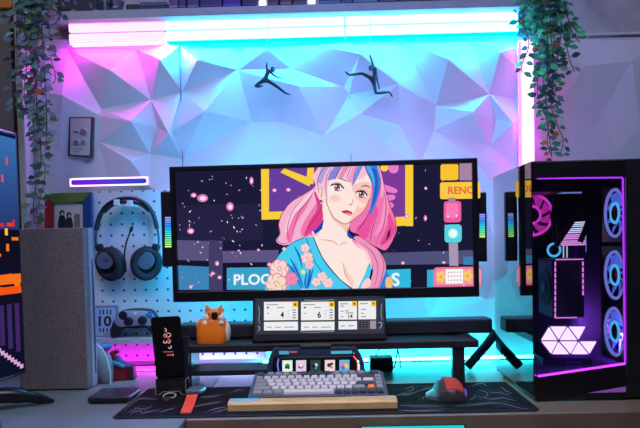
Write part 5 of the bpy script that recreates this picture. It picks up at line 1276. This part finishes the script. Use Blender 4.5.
LT = [((35, -4), [(20, 2), (17, 30), (18, 62), (15, 92), (17, 112)], .8, .0), (0, [(30, 2), (28, 40), (34, 80), (32, 118), (36, 140)], .9, .03), (0, [(38, 0), (42, 36), (40, 78), (46, 108), (45, 132)], .9, .04),
      (0, [(46, 2), (50, 30), (50, 54), (55, 76), (54, 84)], .8, .10), (0, [(26, 4), (24, 30), (26, 60), (25, 96), (29, 118)], .9, 0), (0, [(34, 2), (38, 50), (38, 100), (41, 140), (40, 166), (36, 190), (32, 210), (34, 224)], .8, .0),
      (0, [(42, 4), (44, 60), (46, 104), (48, 130), (46, 152)], .7, .03), (0, [(36, 6), (34, 60), (36, 110), (40, 150), (44, 172), (42, 196), (36, 218)], .6, 0), (0, [(30, 0), (22, 10), (12, 16), (8, 24)], 1.0, 0), (0, [(44, 0), (52, 8), (60, 14), (56, 24)], 1.0, 0), (0, [(28, 0), (33, 20), (30, 40)], 1.2, 0), (0, [(40, 2), (36, 24), (44, 44)], 1.2, 0)]
vine('trailing_vine', 'dark artificial vine trailing past the metal wall plate', LT, 4, 1.90, [(84, 128, 110), (66, 108, 84), (96, 122, 130), (84, 122, 76), (70, 108, 96)], 10)
RT = [((545, -4), [(526, 2), (524, 20), (528, 44), (524, 62), (521, 72)], 1.0, .03), (0, [(534, 0), (536, 30), (540, 60), (538, 92), (545, 116)], 1.0, .08), (0, [(542, 2), (544, 34), (550, 70), (546, 104), (549, 132), (553, 157)], .9, .12),
      (0, [(550, 0), (551, 40), (554, 76), (552, 104), (557, 124), (562, 140), (560, 156)], .8, .06), (0, [(556, 0), (560, 30), (558, 62), (556, 90), (552, 104)], 1.0, .02), (0, [(562, 0), (568, 18), (574, 34), (580, 42)], .8, 0), (0, [(560, 2), (572, 26), (582, 34), (588, 36)], .7, 0),
      (0, [(556, 4), (564, 40), (570, 60), (574, 72)], .8, 0), (0, [(538, 4), (541, 50), (544, 90), (549, 120), (546, 142), (551, 155)], .7, .14), (0, [(530, 0), (526, 8), (521, 12), (523, 26)], 1.0, 0), (0, [(546, 0), (545, 20), (548, 44), (546, 80)], 1.1, .02), (0, [(538, 0), (542, 20), (539, 44), (543, 66)], 1.1, 0), (0, [(552, 0), (556, 22), (552, 48), (556, 70)], 1.1, 0)]
vine('trailing_vine', 'lush green artificial vine hanging above the black computer', RT, 9, 1.93, [(62, 134, 80), (48, 112, 72), (78, 146, 96), (52, 98, 92), (44, 86, 60)], 8.8)

# ------------------------------------------------------------------ acrobat figurines on threads
def skin_body(name, joints, edges, radii, m, parent):
    me = bpy.data.meshes.new(name); org = world_loc(parent)
    me.from_pydata([v - org for v in joints], edges, [])
    o = bpy.data.objects.new(name, me); col.objects.link(o)
    sk = o.modifiers.new('s', 'SKIN'); sk.use_smooth_shade = True
    ss = o.modifiers.new('d', 'SUBSURF'); ss.levels = ss.render_levels = 1
    for v, r in zip(me.skin_vertices[0].data, radii): v.radius = (r, r)
    me.skin_vertices[0].data[0].use_root = True
    dg = bpy.context.evaluated_depsgraph_get(); dg.update()
    m2 = bpy.data.meshes.new_from_object(o.evaluated_get(dg)); m2.name = name
    o.modifiers.clear(); o.data = m2; bpy.data.meshes.remove(me)
    m2.materials.clear(); m2.materials.append(m); m2.polygons.foreach_set('use_smooth', [True] * len(m2.polygons)); o.parent = parent; return o
M_suit = mat('suit_black', (18, 20, 34), .5)
AY = 1.992; k1 = AY / FOC
def acrobat(label, J, order, R_, thread, face, zslope):
    pts = [W(x, y, AY + dz_) for x, y, dz_ in J]
    t = thing('acrobat_figurine', label, 'figurine', pts[0], 'acrobats hanging from the shelf')
    skin_body('body', pts, order, [r * k1 * 1.2 for r in R_], M_suit, t)
    b = MB(); hx, hy = face; b.ell(W(hx, hy, AY - .001), (2.5 * k1, 2.6 * k1, 3.1 * k1), nu=14, nv=10); hd = b.build('head', mat('suit_hair', (30, 24, 38), .5), t, True)
    b = MB(); b.ell(W(hx + .4, hy + .4, AY - .004), (1.5 * k1, 1.6 * k1, 2.1 * k1), nu=12, nv=8); b.build('face', mat('figure_face', (150, 110, 130), .6), hd, True)
    a_ = W(thread[0], thread[1], AY); c_ = W(thread[2], thread[3], AY); c_.y = a_.y = AY
    b = MB(); b.tube([Vector((c_.x, AY, SZ)), Vector((a_.x, AY, a_.z)) ], .0007, 5); b.build('thread', mat('pale_thread', (200, 214, 220), .6), t)
J1 = [(264.7,79.7,0),(266,76.5,0),(267.5,73,0),(269,70.6,0),(267,70,0),(266.6,66,0),(267,62,0),(271,72.6,0),(275,76,-.005),(279,77.6,-.008),(283,78.6,-.01),(259.5,83,-.004),(254.6,86.4,-.008),(259,86.6,.0),(263.4,85.4,.006),(270,82,-.004),(277,86.4,-.008),(286,93.4,-.01),(290.6,94.6,-.012),(271.6,70.4,0)]
E1 = [(0,1),(1,2),(2,3),(3,4),(4,5),(5,6),(3,7),(7,8),(8,9),(9,10),(0,11),(11,12),(12,13),(13,14),(0,15),(15,16),(16,17),(17,18),(3,19)]
R1 = [1.9,1.7,2.0,1.2,1.1,.9,.6,1.1,.9,.7,.5,1.7,1.3,1.1,.7,1.7,1.5,.9,.5,1.0]
acrobat('black acrobat figurine in a low lunge, hanging nearer the pink white light bars', J1, E1, R1, (267.2, 62, 267.8, 15), (273, 69), 0)
J2 = [(373.8,80.6,0),(374.4,77,0),(375,72,0),(374.2,68.6,0),(373.4,67,0),(372,61.4,0),(369.7,54.6,0),(375.8,68.8,0),(376.6,75,.004),(377.4,81,.004),(379.6,89.6,0),(369,77,-.006),(362,73.4,-.012),(355,74.4,-.01),(349,75,-.008),(345,71.4,-.006),(374.6,86,-.004),(375.8,93.4,-.01),(383,92.6,-.004),(389.6,92,0),(392.6,97,0),(372.4,68.2,0)]
E2 = [(0,1),(1,2),(2,3),(3,4),(4,5),(5,6),(3,7),(7,8),(8,9),(9,10),(0,11),(11,12),(12,13),(13,14),(14,15),(0,16),(16,17),(17,18),(18,19),(19,20),(3,21)]
R2 = [2.0,1.8,2.2,1.3,1.1,.9,.7,1.1,.9,.8,.6,1.7,1.4,1.2,.9,.6,1.7,1.4,1.2,.9,.6,1.0]
acrobat('black acrobat figurine in a wide leap, hanging nearer the upright light bar', J2, E2, R2, (369.8, 54.8, 370.4, 12), (371, 67.8), 0)

# ------------------------------------------------------------------ things on the wall shelf (the frame cuts off their tops)
S1 = SZ + .0235; Ys = 1.992
def on_shelf(name, label, cat, px0, px1, h, d, rgb, bev=.003, grp=None, parts=None, rough=.5):
    x0, x1 = W(px0, 10, Ys).x, W(px1, 10, Ys).x
    t = thing(name, label, cat, ((x0 + x1) / 2, Ys + d / 2, S1), grp)
    b = MB(); b.span((x0, Ys, S1), (x1, Ys + d, S1 + h), bev); b.build('body', mat('shelf_%d_%d_%d' % rgb, rgb, rough, noise=.2, nscale=30), t)
    if parts: parts(t, x0, x1)
    return t
def leafprint(t, x0, x1):
    p_ = Pic(Plane((0, Ys, 0), (0, -1, 0)), .0004); rnd = random.Random(2)
    for k_ in range(9):
        x, y = rnd.uniform(56, 95), rnd.uniform(-6, 11); a = rnd.uniform(0, PI); l = 3.2
        p_.poly((rnd.choice(((150, 156, 140), (110, 128, 110), (90, 110, 140)))), [(x, y), (x + l * math.cos(a) - 1.2 * math.sin(a), y + l * math.sin(a) + 1.2 * math.cos(a)), (x + 2 * l * math.cos(a), y + 2 * l * math.sin(a)), (x + l * math.cos(a) + 1.2 * math.sin(a), y + l * math.sin(a) - 1.2 * math.cos(a))], 3)
    p_.build('leaf_print', t, m=attr_mat('printed_ink', None, .8))
def spine(rgb):
    def f(t, x0, x1):
        b = MB(); b.span((x0 + .002, Ys - .0008, S1 + .004), (x1 - .002, Ys + .001, S1 + .009)); b.build('band', mat('band_%d_%d_%d' % rgb, rgb, .5), t)
    return f
on_shelf('storage_box', 'navy leaf patterned storage box on the shelf beside the dark vine', 'box', 57, 96.5,   .09, .07, (26, 26, 58), .004, None, leafprint)
def pot_plant(px, label, seed):
    x = W(px, 10, Ys).x; t = thing('potted_plant', label, 'plant', (x, Ys + .03, S1)); rnd = random.Random(seed)
    b = MB(); b.lathe([(.018, 0), (.022, .012), (.026, .035), (.024, .035)], (x, Ys + .03, S1), 'Z', 20); b.build('pot', mat('pot_mauve', (120, 110, 130), .6), t, True)
    b = MB(); b.keep = True
    for k_ in range(46):
        a = rnd.uniform(0, 2 * PI); p = Vector((x + rnd.uniform(-.03, .03), Ys + .03 + rnd.uniform(-.035, .02), S1 + rnd.uniform(.008, .07))); L = rnd.uniform(.012, .02)
        d = Vector((math.cos(a), -.5, math.sin(a))).normalized(); s_ = d.cross(Vector((0, -1, .3))).normalized(); v = rnd.uniform(.6, 1.3)
        b.color = tuple([lin(min(255, c_ * v)) for c_ in rnd.choice(((40, 60, 56), (30, 46, 50), (150, 150, 156)))] + [1])
        b.add([p, p + d * L * .5 + s_ * L * .3, p + d * L, p + d * L * .5 - s_ * L * .3], [[0, 1, 2, 3]])
    b.build('foliage', attr_mat('leaf_surface', None, .5), t)
pot_plant(112, 'little leafy plant in a mauve pot on the shelf', 21)
on_shelf('gadget_box', 'small dark violet box on the shelf beside the potted plant', 'box', 126, 138.5, .018, .06, (30, 22, 46))
for k_, (h0, rgb, dx) in enumerate(((.0, (34, 42, 74), 0), (.012, (78, 86, 120), 2))):
    x0, x1 = W(137 + dx, 8, Ys).x, W(168 - dx, 8, Ys).x
    t = thing('book', ('dark navy book at the bottom of the short flat stack', 'slate blue book on top of the dark navy book')[k_], 'book', ((x0 + x1) / 2, Ys + .04, S1 + h0), 'books lying on the shelf')
    b = MB(); b.span((x0, Ys + .004, S1 + h0), (x1, Ys + .075, S1 + h0 + .0118), .0015); b.build('cover', mat('book_%d' % k_, rgb, .5), t)
    b = MB(); b.span((x0 + .003, Ys + .006, S1 + h0 + .0022), (x1 + .0006, Ys + .073, S1 + h0 + .0094)); b.build('pages', mat('book_pages', (150, 146, 156), .8), t)
seq = [(169, 178, .06, (96, 70, 120), 'plum box on the shelf, first from the flat books'), (178.6, 186, .05, (60, 44, 96), 'dark violet box on the shelf, second from the flat books'), (187, 199, .07, (70, 60, 100), 'dusty violet box on the shelf, third from the flat books'),
       (200, 222, .08, (44, 22, 90), 'wide deep purple box on the shelf, fourth from the flat books'), (223, 241, .07, (58, 26, 120), 'bright purple box on the shelf, fifth from the flat books'), (242, 257, .06, (36, 20, 70), 'near black purple box on the shelf beside the first small lamp'),
       (268, 279, .05, (60, 34, 60), 'maroon box on the shelf between the two small lamps'), (280, 292, .06, (86, 54, 62), 'brown box on the shelf, middle one between the two small lamps'), (293, 306, .05, (52, 32, 54), 'dark plum box on the shelf beside the second small lamp'),
       (319, 340, .05, (40, 64, 92), 'steel blue box on the shelf right after the second small lamp'), (341, 352, .06, (30, 44, 66), 'slim dark blue box on the shelf, second after the second small lamp'), (353, 378, .05, (46, 70, 88), 'wide slate box on the shelf above the leaping figurine'),
       (379, 398, .06, (28, 40, 54), 'dark slate box on the shelf just past the leaping figurine'), (400, 428, .05, (24, 34, 46), 'wide near black box on the shelf past the leaping figurine'), (430, 452, .06, (34, 48, 62), 'blue grey box on the shelf between two near black boxes'), (454, 484, .05, (22, 30, 38), 'wide near black box on the shelf, second from the lush vine'), (486, 514, .05, (30, 40, 48), 'charcoal box on the shelf beside the lush vine')]
for px0, px1, h, rgb, lb in seq: on_shelf('display_box', lb, 'box', px0, px1, h, .07, rgb, .003, 'boxes along the shelf', spine(tuple(min(255, int(c_ * 1.7 + 14)) for c_ in rgb)))
for px, lb in ((262, 'small round white lamp on the shelf above the lunging acrobat figurine'), (311.5, 'small round white lamp on the shelf between the two acrobat figurines')):
    x = W(px, 6, Ys).x; t = thing('puck_lamp', lb, 'lamp', (x, Ys + .02, S1), 'small lamps on the shelf')
    b = MB(); b.lathe([(.012, 0), (.012, .003)], (x, Ys + .02, S1), 'Z', 20); b.build('base', M_grey, t)
    b = MB(); b.lathe([(.0095, .003), (.011, .008), (.0115, .02), (.008, .026), (.002, .028)], (x, Ys + .02, S1), 'Z', 20); b.build('shade', emis('lamp_lilac', (.85, .85, 1.1), 1.5), t, True)

# ------------------------------------------------------------------ picture settings
vs = scene.view_settings
scene.display_settings.display_device = 'sRGB'
vs.view_transform = 'Standard'; vs.look = 'None'; vs.exposure = 0.0; vs.gamma = 1.0; vs.use_curve_mapping = False
scene.cycles.max_bounces = 8; scene.cycles.diffuse_bounces = 4; scene.cycles.transparent_max_bounces = 12; scene.cycles.sample_clamp_indirect = 6.0
scene.cycles.use_denoising = True
